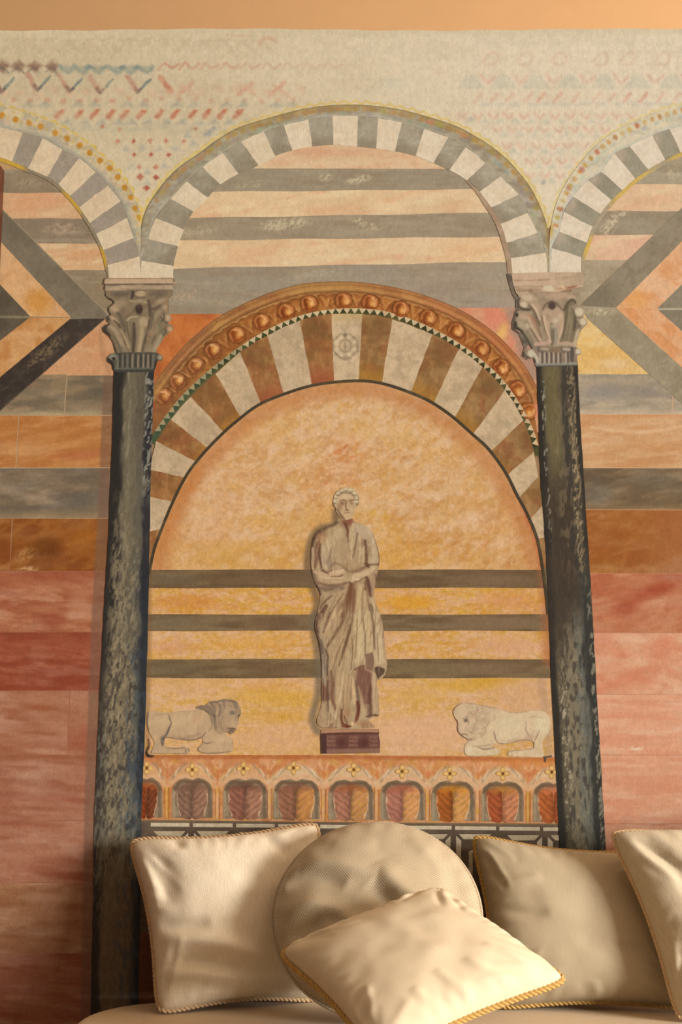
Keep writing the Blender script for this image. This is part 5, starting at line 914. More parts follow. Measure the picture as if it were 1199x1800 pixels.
for (x, y) in ((480, 260), (505, 225), (545, 195), (590, 180), (640, 190), (685, 225), (708, 275), (470, 310), (705, 315)):
    ops += [b1(x, y, 20, 18, (212, 186, 146), .8), a1([(x - 18, y + 14), (x, y + 20), (x + 16, y + 10)], 8, (142, 116, 86), .7)]
ops += [a1([(500, 250), (560, 218), (640, 225), (680, 270)], 10, (130, 104, 76), .7), b1(590, 255, 60, 30, (206, 174, 132), .8), a1([(525, 305), (560, 292), (590, 305)], 12, (136, 100, 72), .7), a1([(620, 305), (650, 295), (680, 290)], 12, (136, 100, 72), .7), b1(550, 330, 28, 22, (136, 98, 70), .75), b1(650, 330, 22, 20, (158, 120, 88), .7), b1(545, 322, 12, 6, (88, 62, 46), .7), b1(648, 322, 11, 6, (92, 66, 48), .7), a1([(592, 305), (590, 370), (600, 400)], 12, (130, 90, 62), .8), b1(602, 360, 9, 40, (202, 170, 128), .8), b1(600, 402, 18, 8, (112, 76, 54), .75),
        a1([(575, 428), (605, 426), (635, 426)], 8, (146, 102, 76), .6), b1(605, 455, 30, 16, (196, 158, 116), .7), b1(520, 370, 24, 50, (148, 110, 78), .65), a1([(500, 390), (530, 450), (570, 490)], 16, (118, 92, 70), .75), b1(650, 390, 24, 40, (204, 170, 130), .7), a1([(720, 250), (732, 310), (700, 350)], 8, (110, 88, 66), .75), a1([(455, 320), (470, 365), (490, 400)], 9, (132, 100, 72), .75)]
patch('head', headp, ops, 7, statue, 1.1, MAT_FIGURE, smooth=True, label='curly-haired stone head')
pl = [base((112, 72, 60)), mottle((96, 58, 48), 10, 8, .55, .12, .5, 815), fill(S(z2, [(330, 1270), (935, 1270), (935, 1312), (320, 1318)]), (176, 130, 96), .95, 1.2), fill(S(z2, [(320, 1330), (385, 1330), (385, 1525), (325, 1525)]), (78, 50, 44), .95, 1), fill(S(z2, [(385, 1480), (940, 1470), (945, 1520), (390, 1525)]), (140, 100, 80), .9, 1.2), a2([(330, 1320), (640, 1312), (930, 1310)], 14, (92, 52, 42), .9)]
for x0 in (390, 625, 835):                                   # carved lettering too worn to read
    for y in (1350, 1390, 1435):
        for k in range(4): pl += [a2([(x0 + k * 24, y - 12 + (k % 2) * 4), (x0 + k * 24 + 10, y + 12)], 8, (168, 122, 96), .75), a2([(x0 + k * 24 + 2, y + 12), (x0 + k * 24 + 20, y + 6)], 7, (156, 110, 86), .7)]
for x0 in (540, 780): pl.append(b2(x0, 1410, 60, 60, (84, 46, 40), .7))
patch('plinth', S(z2, [(330, 1270), (935, 1268), (940, 1312), (932, 1330), (950, 1400), (945, 1520), (325, 1528), (318, 1330)]), pl, 6, statue, 1.3, MAT_FIGURE, label='dark red-brown plinth')

# ================================================================== lions
lion_l = wall_empty('lion', 335, 1326, mural, 'left painted stone lion with dark mane facing right')
zA = mk(240, 1200, 5.71)
lb = [(130, 285), (200, 290), (320, 300), (440, 285), (560, 275), (620, 270), (700, 300), (780, 330), (860, 420), (900, 520), (960, 560), (968, 640), (950, 695), (800, 712), (680, 708), (620, 680), (625, 645), (665, 610), (655, 560), (560, 582), (430, 572), (300, 556), (292, 640), (400, 650), (480, 648), (530, 665), (535, 705), (480, 718), (300, 712), (155, 712), (165, 660), (180, 600), (150, 540), (118, 470), (104, 390), (110, 320)]
LN = (92, 78, 66)
lA = lambda p, w, c, a=.8: stroke(S(zA, p), w / 5.7, c, a, .7, .3)
ops = [base((190, 156, 116)), mottle((180, 148, 112), 12, 10, .52, .14, .6, 821), blob(*zA(480, 380), 34, 14, (200, 166, 124), .7), blob(*zA(240, 380), 18, 16, (198, 164, 122), .7), lA([(118, 300), (104, 390), (120, 480)], 16, LN, .8), lA([(180, 320), (240, 320), (320, 310)], 10, (140, 116, 92), .6), lA([(320, 320), (345, 400), (320, 480), (285, 550)], 14, (104, 86, 74), .8), lA([(330, 450), (300, 520), (270, 560), (262, 630)], 20, (84, 72, 68), .85), blob(*zA(262, 580), 4, 9, (96, 82, 74), .8),
       lA([(300, 552), (430, 568), (560, 576), (650, 548), (690, 500)], 18, (124, 98, 78), .8), lA([(360, 540), (500, 550), (640, 510)], 30, (158, 126, 96), .55), lA([(160, 600), (150, 660), (150, 700)], 8, (112, 92, 78), .7), lA([(300, 655), (400, 662), (480, 650)], 9, (104, 84, 72), .75), lA([(490, 660), (500, 700)], 8, LN, .75), lA([(520, 655), (530, 690)], 8, LN, .75), lA([(160, 708), (300, 714), (520, 714)], 8, (124, 94, 78), .7), lA([(660, 590), (700, 610), (760, 600)], 9, LN, .7), lA([(640, 640), (618, 670), (660, 705), (800, 708), (940, 690)], 9, (110, 90, 76), .75), lA([(740, 340), (760, 420), (730, 490)], 10, (140, 112, 86), .7), lA([(960, 560), (968, 650)], 7, (130, 104, 84), .7), blob(*zA(820, 560), 22, 6, (202, 168, 126), .7), blob(*zA(800, 650), 24, 7, (196, 160, 120), .6), blob(*zA(200, 650), 7, 9, (176, 144, 116), .6), blob(*zA(620, 360), 12, 10, (196, 150, 112), .5)]
patch('body', S(zA, lb), ops[:2] + [wobble(ops[2:], 0.8, 5, 0.25, 73)], 6, lion_l, 1.3, MAT_FIGURE, smooth=True)
lm = [(600, 255), (640, 228), (700, 222), (740, 188), (820, 180), (890, 162), (970, 175), (1010, 195), (1040, 240), (1050, 290), (1045, 330), (1030, 345), (1025, 400), (1005, 450), (1000, 475), (975, 500), (945, 516), (915, 500), (880, 500), (850, 520), (800, 500), (770, 420), (740, 340), (690, 285)]
ops = [base((172, 140, 106)), mottle((150, 122, 94), 8, 12, .52, .14, .6, 823), blob(*zA(950, 360), 12, 18, (186, 152, 114), .85), blob(*zA(990, 420), 8, 8, (192, 158, 118), .8)]
for (p, w) in (([(610, 250), (680, 262), (740, 320)], 22), ([(640, 235), (720, 240), (770, 330)], 20), ([(740, 195), (780, 260), (780, 360)], 20), ([(800, 190), (840, 240), (830, 340)], 16), ([(870, 175), (880, 230), (850, 320)], 14), ([(930, 178), (980, 200), (1005, 250)], 22), ([(750, 200), (850, 178), (950, 178), (1010, 205)], 22), ([(780, 330), (790, 400), (800, 470)], 16)):
    ops.append(lA(p, w * 1.3, (98, 84, 70), .5))
for (p, w) in (([(820, 250), (810, 340), (820, 430)], 12), ([(870, 240), (855, 340), (860, 440)], 12), ([(830, 200), (870, 215)], 10), ([(900, 260), (885, 340)], 10)):
    ops.append(lA(p, w, (184, 154, 120), .5))
ops += [lA([(860, 330), (850, 420), (880, 490)], 10, (126, 102, 80), .6), blob(*zA(965, 305), 5, 3, (92, 88, 76), .85), lA([(930, 290), (970, 285), (1000, 295)], 7, (118, 96, 78), .7), blob(*zA(1030, 335), 2.5, 4, (76, 58, 46), .85), lA([(915, 460), (950, 455), (1000, 465)], 9, (84, 64, 52), .85), blob(*zA(955, 485), 6, 4, (110, 84, 66), .85), lA([(1000, 330), (985, 390), (1000, 440)], 6, (150, 120, 92), .6), lA([(920, 500), (950, 515)], 6, (96, 76, 62), .8)]
patch('mane_and_head', S(zA, lm), ops[:2] + [wobble(ops[2:], 1.2, 4, 0.2, 71)], 7, lion_l, 1.2, MAT_FIGURE, smooth=True, label='dark-maned head in profile')
patch('tail', S(zA, [(118, 560), (140, 600), (128, 660), (110, 690), (125, 720), (175, 728), (170, 748), (110, 745), (92, 705), (104, 665), (122, 620)]), [base((96, 66, 46)), blob(*zA(120, 720), 8, 6, (60, 44, 34), .9), blob(*zA(130, 600), 3, 8, (150, 110, 80), .8)], 7, lion_l, 1.5, MAT_FIGURE, smooth=True)
lion_r = wall_empty('lion', 885, 1328, mural, 'right pale outlined stone lion facing left')
zB = mk(780, 1200, 5.71)
rb = [(560, 268), (640, 292), (720, 300), (840, 288), (950, 278), (1020, 300), (1062, 350), (1078, 420), (1062, 500), (1000, 580), (995, 660), (1000, 742), (860, 745), (700, 738), (645, 725), (650, 692), (690, 678), (800, 672), (880, 660), (905, 640), (892, 590), (800, 580), (720, 598), (600, 618), (545, 602), (500, 625), (460, 640), (520, 650), (560, 675), (555, 715), (480, 728), (330, 740), (225, 725), (212, 640), (250, 590), (330, 540), (420, 420), (500, 330)]
lB = lambda p, w, c, a=.8: stroke(S(zB, p), w / 5.7, c, a, .7, .3)
LO = (146, 116, 94)
ops = [base((212, 184, 144)), mottle((204, 172, 132), 12, 10, .52, .14, .6, 825), blob(*zB(980, 420), 14, 18, (216, 196, 154), .8), blob(*zB(640, 440), 30, 18, (214, 190, 150), .7), lB([(560, 262), (640, 290), (720, 300), (830, 290)], 9, (164, 130, 104), .75), lB([(850, 350), (920, 340), (985, 355)], 9, (172, 148, 116), .7), lB([(830, 400), (825, 470), (850, 520), (890, 570)], 10, (158, 126, 100), .8), lB([(505, 490), (520, 560), (545, 602)], 12, (134, 98, 84), .85), lB([(545, 605), (620, 618), (720, 592), (800, 575), (880, 580)], 13, (140, 110, 88), .8), lB([(640, 590), (740, 560)], 20, (176, 146, 114), .6), lB([(960, 480), (930, 550), (905, 600), (910, 660)], 10, (146, 118, 94), .8), lB([(1075, 420), (1060, 500), (1000, 570)], 8, (160, 134, 106), .7), lB([(645, 720), (660, 690), (740, 680), (880, 665)], 9, (150, 118, 94), .75), lB([(330, 640), (400, 665), (480, 660), (540, 640)], 14, (140, 114, 92), .75), lB([(540, 650), (565, 690), (550, 718)], 8, (160, 132, 104), .7), lB([(215, 730), (330, 742), (480, 730)], 8, (160, 130, 104), .7), lB([(290, 640), (400, 632), (500, 612)], 10, (168, 140, 110), .7), blob(*zB(860, 545), 10, 6, (186, 150, 122), .7), blob(*zB(500, 350), 5, 7, (156, 144, 116), .7), blob(*zB(270, 680), 8, 9, (220, 196, 156), .7), lB([(680, 700), (690, 735)], 5, LO, .6)]
patch('body', S(zB, rb), ops[:2] + [wobble(ops[2:], 0.8, 5, 0.25, 74)], 6, lion_r, 1.3, MAT_FIGURE, smooth=True)
rm = [(190, 205), (280, 204), (360, 222), (460, 240), (570, 268), (530, 320), (490, 380), (440, 440), (420, 520), (330, 570), (260, 585), (225, 560), (190, 540), (150, 500), (138, 450), (140, 400), (112, 350), (95, 300), (110, 260), (145, 225)]
ops = [base((202, 172, 134)), mottle((186, 154, 120), 7, 7, .54, .12, .6, 827), blob(*zB(200, 400), 10, 18, (208, 174, 138), .8), blob(*zB(160, 330), 8, 8, (206, 178, 140), .7)]
rd_ = random.Random(9)
for k in range(34):
    x, y = rd_.uniform(230, 500), rd_.uniform(220, 540)
    if x > 560 - (y - 220) * .45: continue
    ops.append(lB([(x - 16, y - 10), (x + 6, y + 2), (x + 2, y + 20)], 7, (150, 122, 96), .5)); ops.append(lB([(x - 6, y + 6), (x + 14, y + 16)], 7, (212, 184, 146), .5))
ops += [lB([(100, 320), (100, 280), (150, 220), (240, 203), (400, 232), (560, 265)], 8, (160, 120, 100), .8), lB([(110, 350), (140, 400), (140, 460), (170, 520), (230, 560), (280, 575)], 11, (126, 92, 78), .85), blob(*zB(222, 378), 4, 3.5, (96, 84, 72), .9), lB([(190, 360), (225, 352), (250, 372)], 6, (150, 118, 96), .7), blob(*zB(132, 385), 2.4, 3, (110, 80, 70), .8), lB([(185, 525), (210, 515), (240, 530)], 9, (112, 82, 68), .8), lB([(270, 300), (300, 330), (330, 290), (340, 260)], 9, (172, 124, 100), .7), lB([(330, 330), (320, 420), (280, 500)], 9, (160, 132, 106), .6), lB([(400, 540), (420, 550)], 9, (130, 104, 84), .7), lB([(250, 560), (300, 565)], 8, (130, 104, 84), .6)]
patch('mane_and_head', S(zB, rm), ops[:2] + [wobble(ops[2:], 0.9, 4, 0.2, 72)], 7, lion_r, 1.2, MAT_FIGURE, smooth=True, label='curly pale mane and head')
patch('tail', S(zB, [(1000, 740), (1060, 735), (1090, 728), (1085, 745), (1035, 755), (1025, 800), (1010, 790), (1012, 760)]), [base((96, 80, 66))], 7, lion_r, 1.5, MAT_FIGURE)

# ================================================================== carved frieze under the statue
frieze = wall_empty('frieze', 612, 1445, mural, 'orange carved frieze of small leaf-filled arches below the lions')
N_X = [(228, 286), (302, 374), (392, 470), (480, 562), (577, 657), (669, 747), (758, 835), (846, 921), (937, 1010)]
dy = lambda x: (x - 340) * 0.011                              # the band drops a little to the right
QF = [(258, 1350), (338, 1353), (428, 1351), (516, 1350), (622, 1353), (707, 1356), (791, 1360), (884, 1360), (970, 1357)]
gop = [base((194, 128, 80), (208, 140, 88), 300, 900), mottle((190, 112, 60), 30, 10, .52, .13, .6, 841), mottle((214, 158, 112), 18, 12, .56, .12, .6, 842), mottle((200, 150, 70), 14, 10, .62, .1, .5, 843), stroke([(250, 1330), (600, 1331), (975, 1335)], 7, (166, 88, 42), .65, .9), blob(930, 1340, 60, 8, (206, 126, 60), .6)]
for i, (a, b) in enumerate(N_X):
    m = (a + b) / 2; d = dy(m)
    pale = .45 if i < 3 else .8
    gop += [fill([(a - 6, 1378 + d), (a + 4, 1358 + d), (m - 14, 1344 + d), (m + 14, 1344 + d), (b - 4, 1358 + d), (b + 6, 1378 + d)], (212, 178, 136), pale, 4, True),
            stroke([(a - 6, 1385 + d), (a + 2, 1372 + d), (m - 16, 1363 + d), (m, 1368 + d), (m + 16, 1363 + d), (b - 2, 1372 + d), (b + 6, 1385 + d)], 7, (214, 162, 116), .8, .7), stroke([(a, 1370 + d), (m - 22, 1352 + d), (m - 12, 1342 + d)], 2.5, (150, 126, 98), .6), stroke([(b, 1370 + d), (m + 22, 1352 + d), (m + 12, 1342 + d)], 2.5, (150, 126, 98), .6),
            stroke([(a + 6, 1364 + d), (m - 26, 1350 + d)], 2, (224, 198, 158), .7), stroke([(b - 6, 1364 + d), (m + 26, 1350 + d)], 2, (224, 198, 158), .7)]
    if i < len(N_X) - 1:
        g = (b + N_X[i + 1][0]) / 2
        gop += [stroke([(g - 8, 1338 + d), (g, 1352 + d), (g + 8, 1338 + d)], 3, (222, 172, 128), .6), stroke([(g, 1352 + d), (g, 1376 + d)], 4, (198, 110, 58), .6), stroke([(g - 12, 1345 + d), (g - 6, 1366 + d)], 2, (176, 104, 60), .5), stroke([(g + 12, 1345 + d), (g + 6, 1366 + d)], 2, (176, 104, 60), .5)]
patch('frieze_ground', [(244, 1327), (600, 1327), (980, 1331), (988, 1448), (600, 1445), (244, 1441)], [wobble(gop, 2.0, 6, 0.0, 76)], 3, frieze, 1.7, label='orange-pink carved band')
LEAF = [((150, 66, 28), (122, 62, 34), (160, 80, 36)), ((134, 98, 76), (154, 110, 84), (112, 80, 60)), ((148, 94, 72), (166, 114, 86), (100, 66, 50)), ((150, 98, 70), (190, 126, 72), (128, 82, 58)), ((172, 112, 84), (192, 132, 80), (150, 82, 44)), ((176, 112, 88), (206, 142, 90), (160, 86, 60)), ((164, 88, 34), (206, 144, 84), (186, 116, 34)), ((166, 82, 44), (196, 124, 82), (178, 116, 50)), ((176, 92, 44), (170, 84, 40), (190, 110, 70))]
for i, (a, b) in enumerate(N_X):
    m = (a + b) / 2; d = dy(m); lc, rc, tc = LEAF[i]; w = (b - a) / 2
    arch = [(a, 1438 + d), (a, 1392 + d), (a + 4, 1378 + d), (a + 14, 1370 + d), (m - 10, 1367 + d), (m, 1371 + d), (m + 10, 1367 + d), (b - 14, 1370 + d), (b - 4, 1378 + d), (b, 1392 + d), (b, 1438 + d)]
    o = [base((146, 122, 92)), mottle((122, 98, 74), 12, 14, .52, .13, .6, i + 850), mottle((172, 146, 112), 8, 10, .6, .1, .5, i + 870), stroke([(a + 5, 1388 + d), (a + 16, 1374 + d), (m, 1375 + d), (b - 16, 1374 + d), (b - 5, 1388 + d)], 6, (104, 78, 56), .8, .7), stroke([(b - 6, 1388 + d), (b - 5, 1436 + d)], 5, (110, 88, 66), .7, .7), stroke([(a + 3, 1390 + d), (a + 3, 1436 + d)], 4, (166, 142, 108), .7, .7), blob(m, 1388 + d, w * .7, 13, tc, .95, 0, .6)]
    patch('arched_recess', arch, o, 4, frieze, 1.6)
    if i == 4: o = None
    for sgn, c in ((-1, lc), (1, rc)):
        x0, x1 = m + sgn * 1.0, m + sgn * (w - 9)
        leaf = [(x0, 1437 + d), (x0, 1392 + d), (x0 + sgn * 4, 1384 + d), (m + sgn * w * .4, 1380 + d), (x1 - sgn * 3, 1384 + d), (x1, 1396 + d), (x1 - sgn * .5, 1412 + d), (x1 - sgn * 4, 1430 + d), (x1 - sgn * 8, 1437 + d)]
        lop = [base(c), mottle(tuple(v * .86 for v in c), 8, 10, .52, .13, .7, i + 880 + sgn), grad((x0 + sgn * 9, 0), (x0, 0), tuple(v * .72 for v in c), 0, .8)]
        for k in range(4):
            y = 1434 - k * 12 + (i * 5 % 4) + d
            lop.append(stroke([(x0 + sgn * 2, y), (m + sgn * w * .38, y - 9), (x1 - sgn * 2, y - 20)], 3.4, tuple(min(255, v * 1.12 + 6) for v in c), .42))
            lop.append(stroke([(x0 + sgn * 2, y + 3), (m + sgn * w * .4, y - 5), (x1 - sgn * 2, y - 15)], 2.0, tuple(v * .78 for v in c) if not (i in (3, 4, 5, 6) and sgn > 0) else (206, 146, 54), .55))
        lop.append(stroke([(x1, 1396 + d), (x1 - sgn * 1, 1415 + d), (x1 - sgn * 6, 1434 + d)], 2.4, (222, 186, 146), .7))
        lop.append(blob(m + sgn * w * .4, 1384 + d, w * .3, 6, tuple(min(255, v * 1.05) for v in tc), .6))
        patch('leaf', leaf, [wobble(lop, 3.0, 9, 0.0, 78 + i)], 5, frieze, 1.5, smooth=True)
for i in range(len(N_X) - 1):
    a, b = N_X[i][1], N_X[i + 1][0]; d = dy(a); g = (a + b) / 2; c = (196, 134, 54) if i in (0, 7) else (206, 148, 102)
    patch('colonnette', [(g - 4.5, 1384 + d), (g + 4.5, 1384 + d), (g + 4, 1439 + d), (g - 4, 1439 + d)], [base(c), stroke([(g + 3.5, 1384 + d), (g + 3, 1439 + d)], 3, (150, 92, 48), .8, .7), stroke([(g - 1, 1384 + d), (g - 1, 1439 + d)], 2.4, (222, 168, 112), .6, .7), mottle((200, 140, 50), 6, 16, .58, .1, .5, i + 900)], 5, frieze, 1.6)
for i, (x, y) in enumerate(QF):
    pts = [(x + (10 + 3.2 * math.cos(4 * (k * math.pi / 16))) * math.cos(k * math.pi / 16) * (1 if i else .8), y + (10 + 3.2 * math.cos(4 * (k * math.pi / 16))) * math.sin(k * math.pi / 16)) for k in range(32)]
    o = [base((206, 156, 84)), stroke(pts + pts[:1], 3, (164, 116, 66), .6, .8, smooth=False)]
    for k in range(4): o.append(blob(x + 7 * math.cos(k * math.pi / 2), y + 7 * math.sin(k * math.pi / 2), 3.6, 3.6, (230, 186, 112), .85))
    o.append(blob(x, y, 3, 3.4, (98, 56, 26), .95))
    patch('quatrefoil', pts, o, 5, frieze, 1.4, label='small gold quatrefoil' if i == 0 else None)

# ---------------------------------------------------------------- black and white inlay band behind the cushions
patch('dado', [(240, 1630), (1000, 1630), (1010, 1960), (238, 1960)], [base((118, 72, 48)), mottle((100, 60, 40), 60, 14, .52, .14, .6, 919)], 2, mural, 8, label='plain brown painted dado behind the cushions')
inlay = wall_empty('inlay_border', 612, 1560, mural, 'brown and white geometric inlay border showing above the cushions')
def dyr(x): return (x - 250) * 0.0115
patch('inlay_ground', [(240, 1438), (600, 1442), (992, 1446), (1000, 1640), (240, 1640)], [base((104, 84, 66)), mottle((84, 66, 50), 30, 10, .52, .13, .6, 921), stroke([(245, 1441), (600, 1444), (990, 1449)], 6, (128, 104, 76), .9, .7)], 2, inlay, 3.0)
XS = [262, 336, 412, 486, 560, 636, 715, 797, 875, 952, 1030]
IV = [base((196, 172, 136)), mottle((176, 148, 114), 14, 6, .55, .12, .6, 923)]
IV2 = [base((204, 182, 148)), mottle((186, 160, 126), 10, 10, .55, .12, .6, 925)]
for i in range(len(XS) - 1):
    x0, x1 = XS[i] + 3, XS[i + 1] - 3; d = dyr(x0)
    patch('inlay_bar', [(x0, 1446 + d), (x1, 1446.5 + d), (x1, 1453 + d), (x0, 1452.5 + d)], IV2, 3, inlay, 3)
    if i % 2 == 1:
        c = XS[i] 
for c in (336, 486, 640, 797, 958):                         # posts with mitred frames
    d = dyr(c)
    for s in (-1, 1):
        f = lambda x: c + s * x
        patch('inlay_piece', [(f(5), 1470 + d), (f(13), 1461 + d), (f(13), 1530 + d), (f(5), 1530 + d)] if 0 else [(f(5), 1463 + d), (f(14), 1472 + d), (f(13), 1532 + d), (f(5), 1540 + d)], IV2, 3, inlay, 3)
        patch('inlay_piece', [(f(10), 1460 + d), (f(66), 1460 + d), (f(58), 1469 + d), (f(18), 1469 + d)], IV, 3, inlay, 3)
        patch('inlay_piece', [(f(27), 1490 + d), (f(34), 1488 + d), (f(34), 1540 + d), (f(27), 1540 + d)], IV, 3, inlay, 3)

# ================================================================== dark wooden frame at the left edge
def wood(name, c1, c2, scale=(3, 3, 40)):
    m, nt, b, nn, ln = new_mat(name)
    tc = nn('ShaderNodeTexCoord'); mp = nn('ShaderNodeMapping'); mp.inputs['Scale'].default_value = scale
    ln(tc.outputs['Object'], mp.inputs['Vector'])
    n = nn('ShaderNodeTexNoise'); n.inputs['Scale'].default_value = 6; n.inputs['Detail'].default_value = 6
    ln(mp.outputs['Vector'], n.inputs['Vector'])
    mx = nn('ShaderNodeMix'); mx.data_type = 'RGBA'; mx.inputs[6].default_value = (*c1, 1); mx.inputs[7].default_value = (*c2, 1)
    ln(n.outputs['Fac'], mx.inputs[0]); ln(mx.outputs[2], b.inputs['Base Color'])
    b.inputs['Roughness'].default_value = 0.35
    return m
MAT_FRAME = wood('dark_red_brown_wood', (0.05, 0.012, 0.006), (0.13, 0.035, 0.014), (30, 30, 3))

def loft_bar(name, p0, p1, w, n_out, depth, mat, parent):
    """moulded frame rail from p0 to p1; w = vector across the face, n_out = outward unit"""
    p0, p1, w, n = Vector(p0), Vector(p1), Vector(w), Vector(n_out)
    prof = [(0, 0), (0, .8), (.12, 1), (.35, 1), (.5, .7), (.75, .62), (.9, .35), (1, .3), (1, 0)]
    V = []; F = []
    for p in (p0, p1):
        for (a, h) in prof: V.append(p + w * a + n * (depth * h))
    k = len(prof)
    for i in range(k): F.append((i, (i + 1) % k, k + (i + 1) % k, k + i))
    F.append(tuple(range(k - 1, -1, -1))); F.append(tuple(range(k, 2 * k)))
    return mesh_obj(name, V, F, mat, parent)
tr = at(10, 293, -0.05); brp = at(-4, 540, -0.05)
FX = tr.x; FW, FH = 0.52, 0.66
fr = empty('picture_frame', (FX - FW / 2, -0.012, tr.z - FH))
tag(fr, 'dark reddish-brown wooden picture frame cut off by the left edge', 'picture frame')
zt, zb, xl = tr.z, tr.z - FH, FX - FW
t = 0.05
lean = 0.0
loft_bar('rail', (FX, -0.012, zb), (FX, -0.012, zt), (-t, 0, 0), (0, -1, 0), 0.038, MAT_FRAME, fr)
loft_bar('rail', (xl, -0.012, zb), (xl, -0.012, zt), (t, 0, 0), (0, -1, 0), 0.038, MAT_FRAME, fr)
loft_bar('rail', (xl + t, -0.012, zt), (FX - t, -0.012, zt), (0, 0, -t), (0, -1, 0), 0.038, MAT_FRAME, fr)
loft_bar('rail', (xl + t, -0.012, zb), (FX - t, -0.012, zb), (0, 0, t), (0, -1, 0), 0.038, MAT_FRAME, fr)
box_obj('picture_panel', (xl + t - .01, -0.022, zb + t - .01), (FX - t + .01, -0.012, zt - t + .01), plaster('muted_picture_ground', (0.22, 0.15, 0.08)), fr)
fr.rotation_euler = (0, R(-1.3), 0)

# ================================================================== daybed
def fabric(name, c1, c2, scale=420, bump=0.25, rough=0.8, sheen=0.1, stretch=(1, 1, 1), slub=0.0):
    m, nt, b, nn, ln = new_mat(name)
    uv = nn('ShaderNodeTexCoord'); mp = nn('ShaderNodeMapping'); mp.inputs['Scale'].default_value = stretch
    ln(uv.outputs['UV'], mp.inputs['Vector'])
    w1 = nn('ShaderNodeTexWave'); w1.wave_type = 'BANDS'; w1.bands_direction = 'X'; w1.inputs['Scale'].default_value = scale / 2.0; w1.inputs['Distortion'].default_value = 1.5; w1.inputs['Detail'].default_value = 2
    w2 = nn('ShaderNodeTexWave'); w2.wave_type = 'BANDS'; w2.bands_direction = 'Y'; w2.inputs['Scale'].default_value = scale / 2.0; w2.inputs['Distortion'].default_value = 1.5; w2.inputs['Detail'].default_value = 2
    ln(mp.outputs['Vector'], w1.inputs['Vector']); ln(mp.outputs['Vector'], w2.inputs['Vector'])
    n = nn('ShaderNodeTexNoise'); n.inputs['Scale'].default_value = 30; n.inputs['Detail'].default_value = 5
    mp2 = nn('ShaderNodeMapping'); mp2.inputs['Scale'].default_value = (13.0, 1.1, 1)
    ln(uv.outputs['UV'], mp2.inputs['Vector']); ln(mp2.outputs['Vector'], n.inputs['Vector'])
    mx = nn('ShaderNodeMix'); mx.data_type = 'RGBA'; mx.inputs[6].default_value = (*c1, 1); mx.inputs[7].default_value = (*c2, 1)
    rg = nn('ShaderNodeMapRange'); rg.inputs['From Min'].default_value = .35; rg.inputs['From Max'].default_value = .65; ln(n.outputs['Fac'], rg.inputs['Value'])
    ln(rg.outputs[0], mx.inputs[0]); ln(mx.outputs[2], b.inputs['Base Color'])
    ad = nn('ShaderNodeMath'); ad.operation = 'ADD'; ln(w1.outputs['Fac'], ad.inputs[0]); ln(w2.outputs['Fac'], ad.inputs[1])
    ad2 = nn('ShaderNodeMath'); ad2.operation = 'MULTIPLY_ADD'; ln(n.outputs['Fac'], ad2.inputs[0]); ad2.inputs[1].default_value = 4.0 * slub; ln(ad.outputs['Value'], ad2.inputs[2])
    bp = nn('ShaderNodeBump'); bp.inputs['Strength'].default_value = bump; bp.inputs['Distance'].default_value = 0.0015
    ln(ad2.outputs['Value'], bp.inputs['Height']); ln(bp.outputs['Normal'], b.inputs['Normal'])
    b.inputs['Roughness'].default_value = rough; b.inputs['Specular IOR Level'].default_value = 0.25
    b.inputs['Sheen Weight'].default_value = sheen; b.inputs['Sheen Roughness'].default_value = 0.4
    return m
MAT_SEAT = fabric('taupe_upholstery', (0.62, 0.48, 0.31), (0.68, 0.53, 0.345), 300, 0.12, 0.75, 0.15)
MAT_LEG = wood('dark_walnut_leg', (0.05, 0.025, 0.012), (0.11, 0.055, 0.025))
X0 = at(150, 1800, -0.15).x
X1 = X0 + 2.05
YB, YF = -0.035, -0.90
def slab(name, x0, x1, y0, y1, z0, z1, rc, re, mat, parent, nc=14, ne=8, crown=0.0):
    """rounded upholstered block: rc plan corner radius, re edge roll"""
    def outline(ins):
        pts = []; r = max(rc - ins, .01)
        for (cx, cy, a0) in ((x1 - rc, y1 - rc, 0), (x0 + rc, y1 - rc, 90), (x0 + rc, y0 + rc, 180), (x1 - rc, y0 + rc, 270)):
            for k in range(nc + 1):
                a = R(a0 + 90 * k / nc); pts.append((cx + r * math.cos(a), cy + r * math.sin(a)))
        return pts
    rings = []
    rings += [(re, z0)]
    for k in range(ne + 1):
        a = math.pi / 2 * k / ne; rings.append((re * (1 - math.sin(a)) * 1.0, z0 + re * (1 - math.cos(a))))
    for k in range(ne + 1):
        a = math.pi / 2 * k / ne; rings.append((re * (1 - math.cos(a)), z1 - re * (1 - math.sin(a))))
    for j, t_ in enumerate((.06, .12, .2, .28, .35)): rings.append((re + t_, z1 + crown * (j + 1) / 5))
    V = []; F = []; uvs = []
    for (ins, z) in rings:
        for (x, y) in outline(min(ins, rc - .011)) if ins < rc - .011 else [(min(max(x, x0 + ins), x1 - ins), min(max(y, y0 + ins), y1 - ins)) for (x, y) in outline(rc - .011)]:
            V.append((x, y, z)); uvs.append((x, y + z))
    m = 4 * (nc + 1)
    for i in range(len(rings) - 1):
        for k in range(m): F.append((i * m + k, i * m + (k + 1) % m, (i + 1) * m + (k + 1) % m, (i + 1) * m + k))
    F.append(tuple((len(rings) - 1) * m + k for k in range(m))); F.append(tuple(range(m - 1, -1, -1)))
    return mesh_obj(name, V, F, mat, parent, smooth=True, uv=uvs)
day = empty('daybed', ((X0 + X1) / 2, (YB + YF) / 2, 0))
tag(day, 'taupe upholstered backless daybed with rounded corners against the wall', 'daybed')
slab('seat_cushion', X0, X1, YF, YB, 0.27, SEAT_Z, 0.24, 0.035, MAT_SEAT, day)
slab('base_frame', X0 + .03, X1 - .03, YF + .03, YB - .03, 0.14, 0.272, 0.21, 0.015, MAT_SEAT, day)
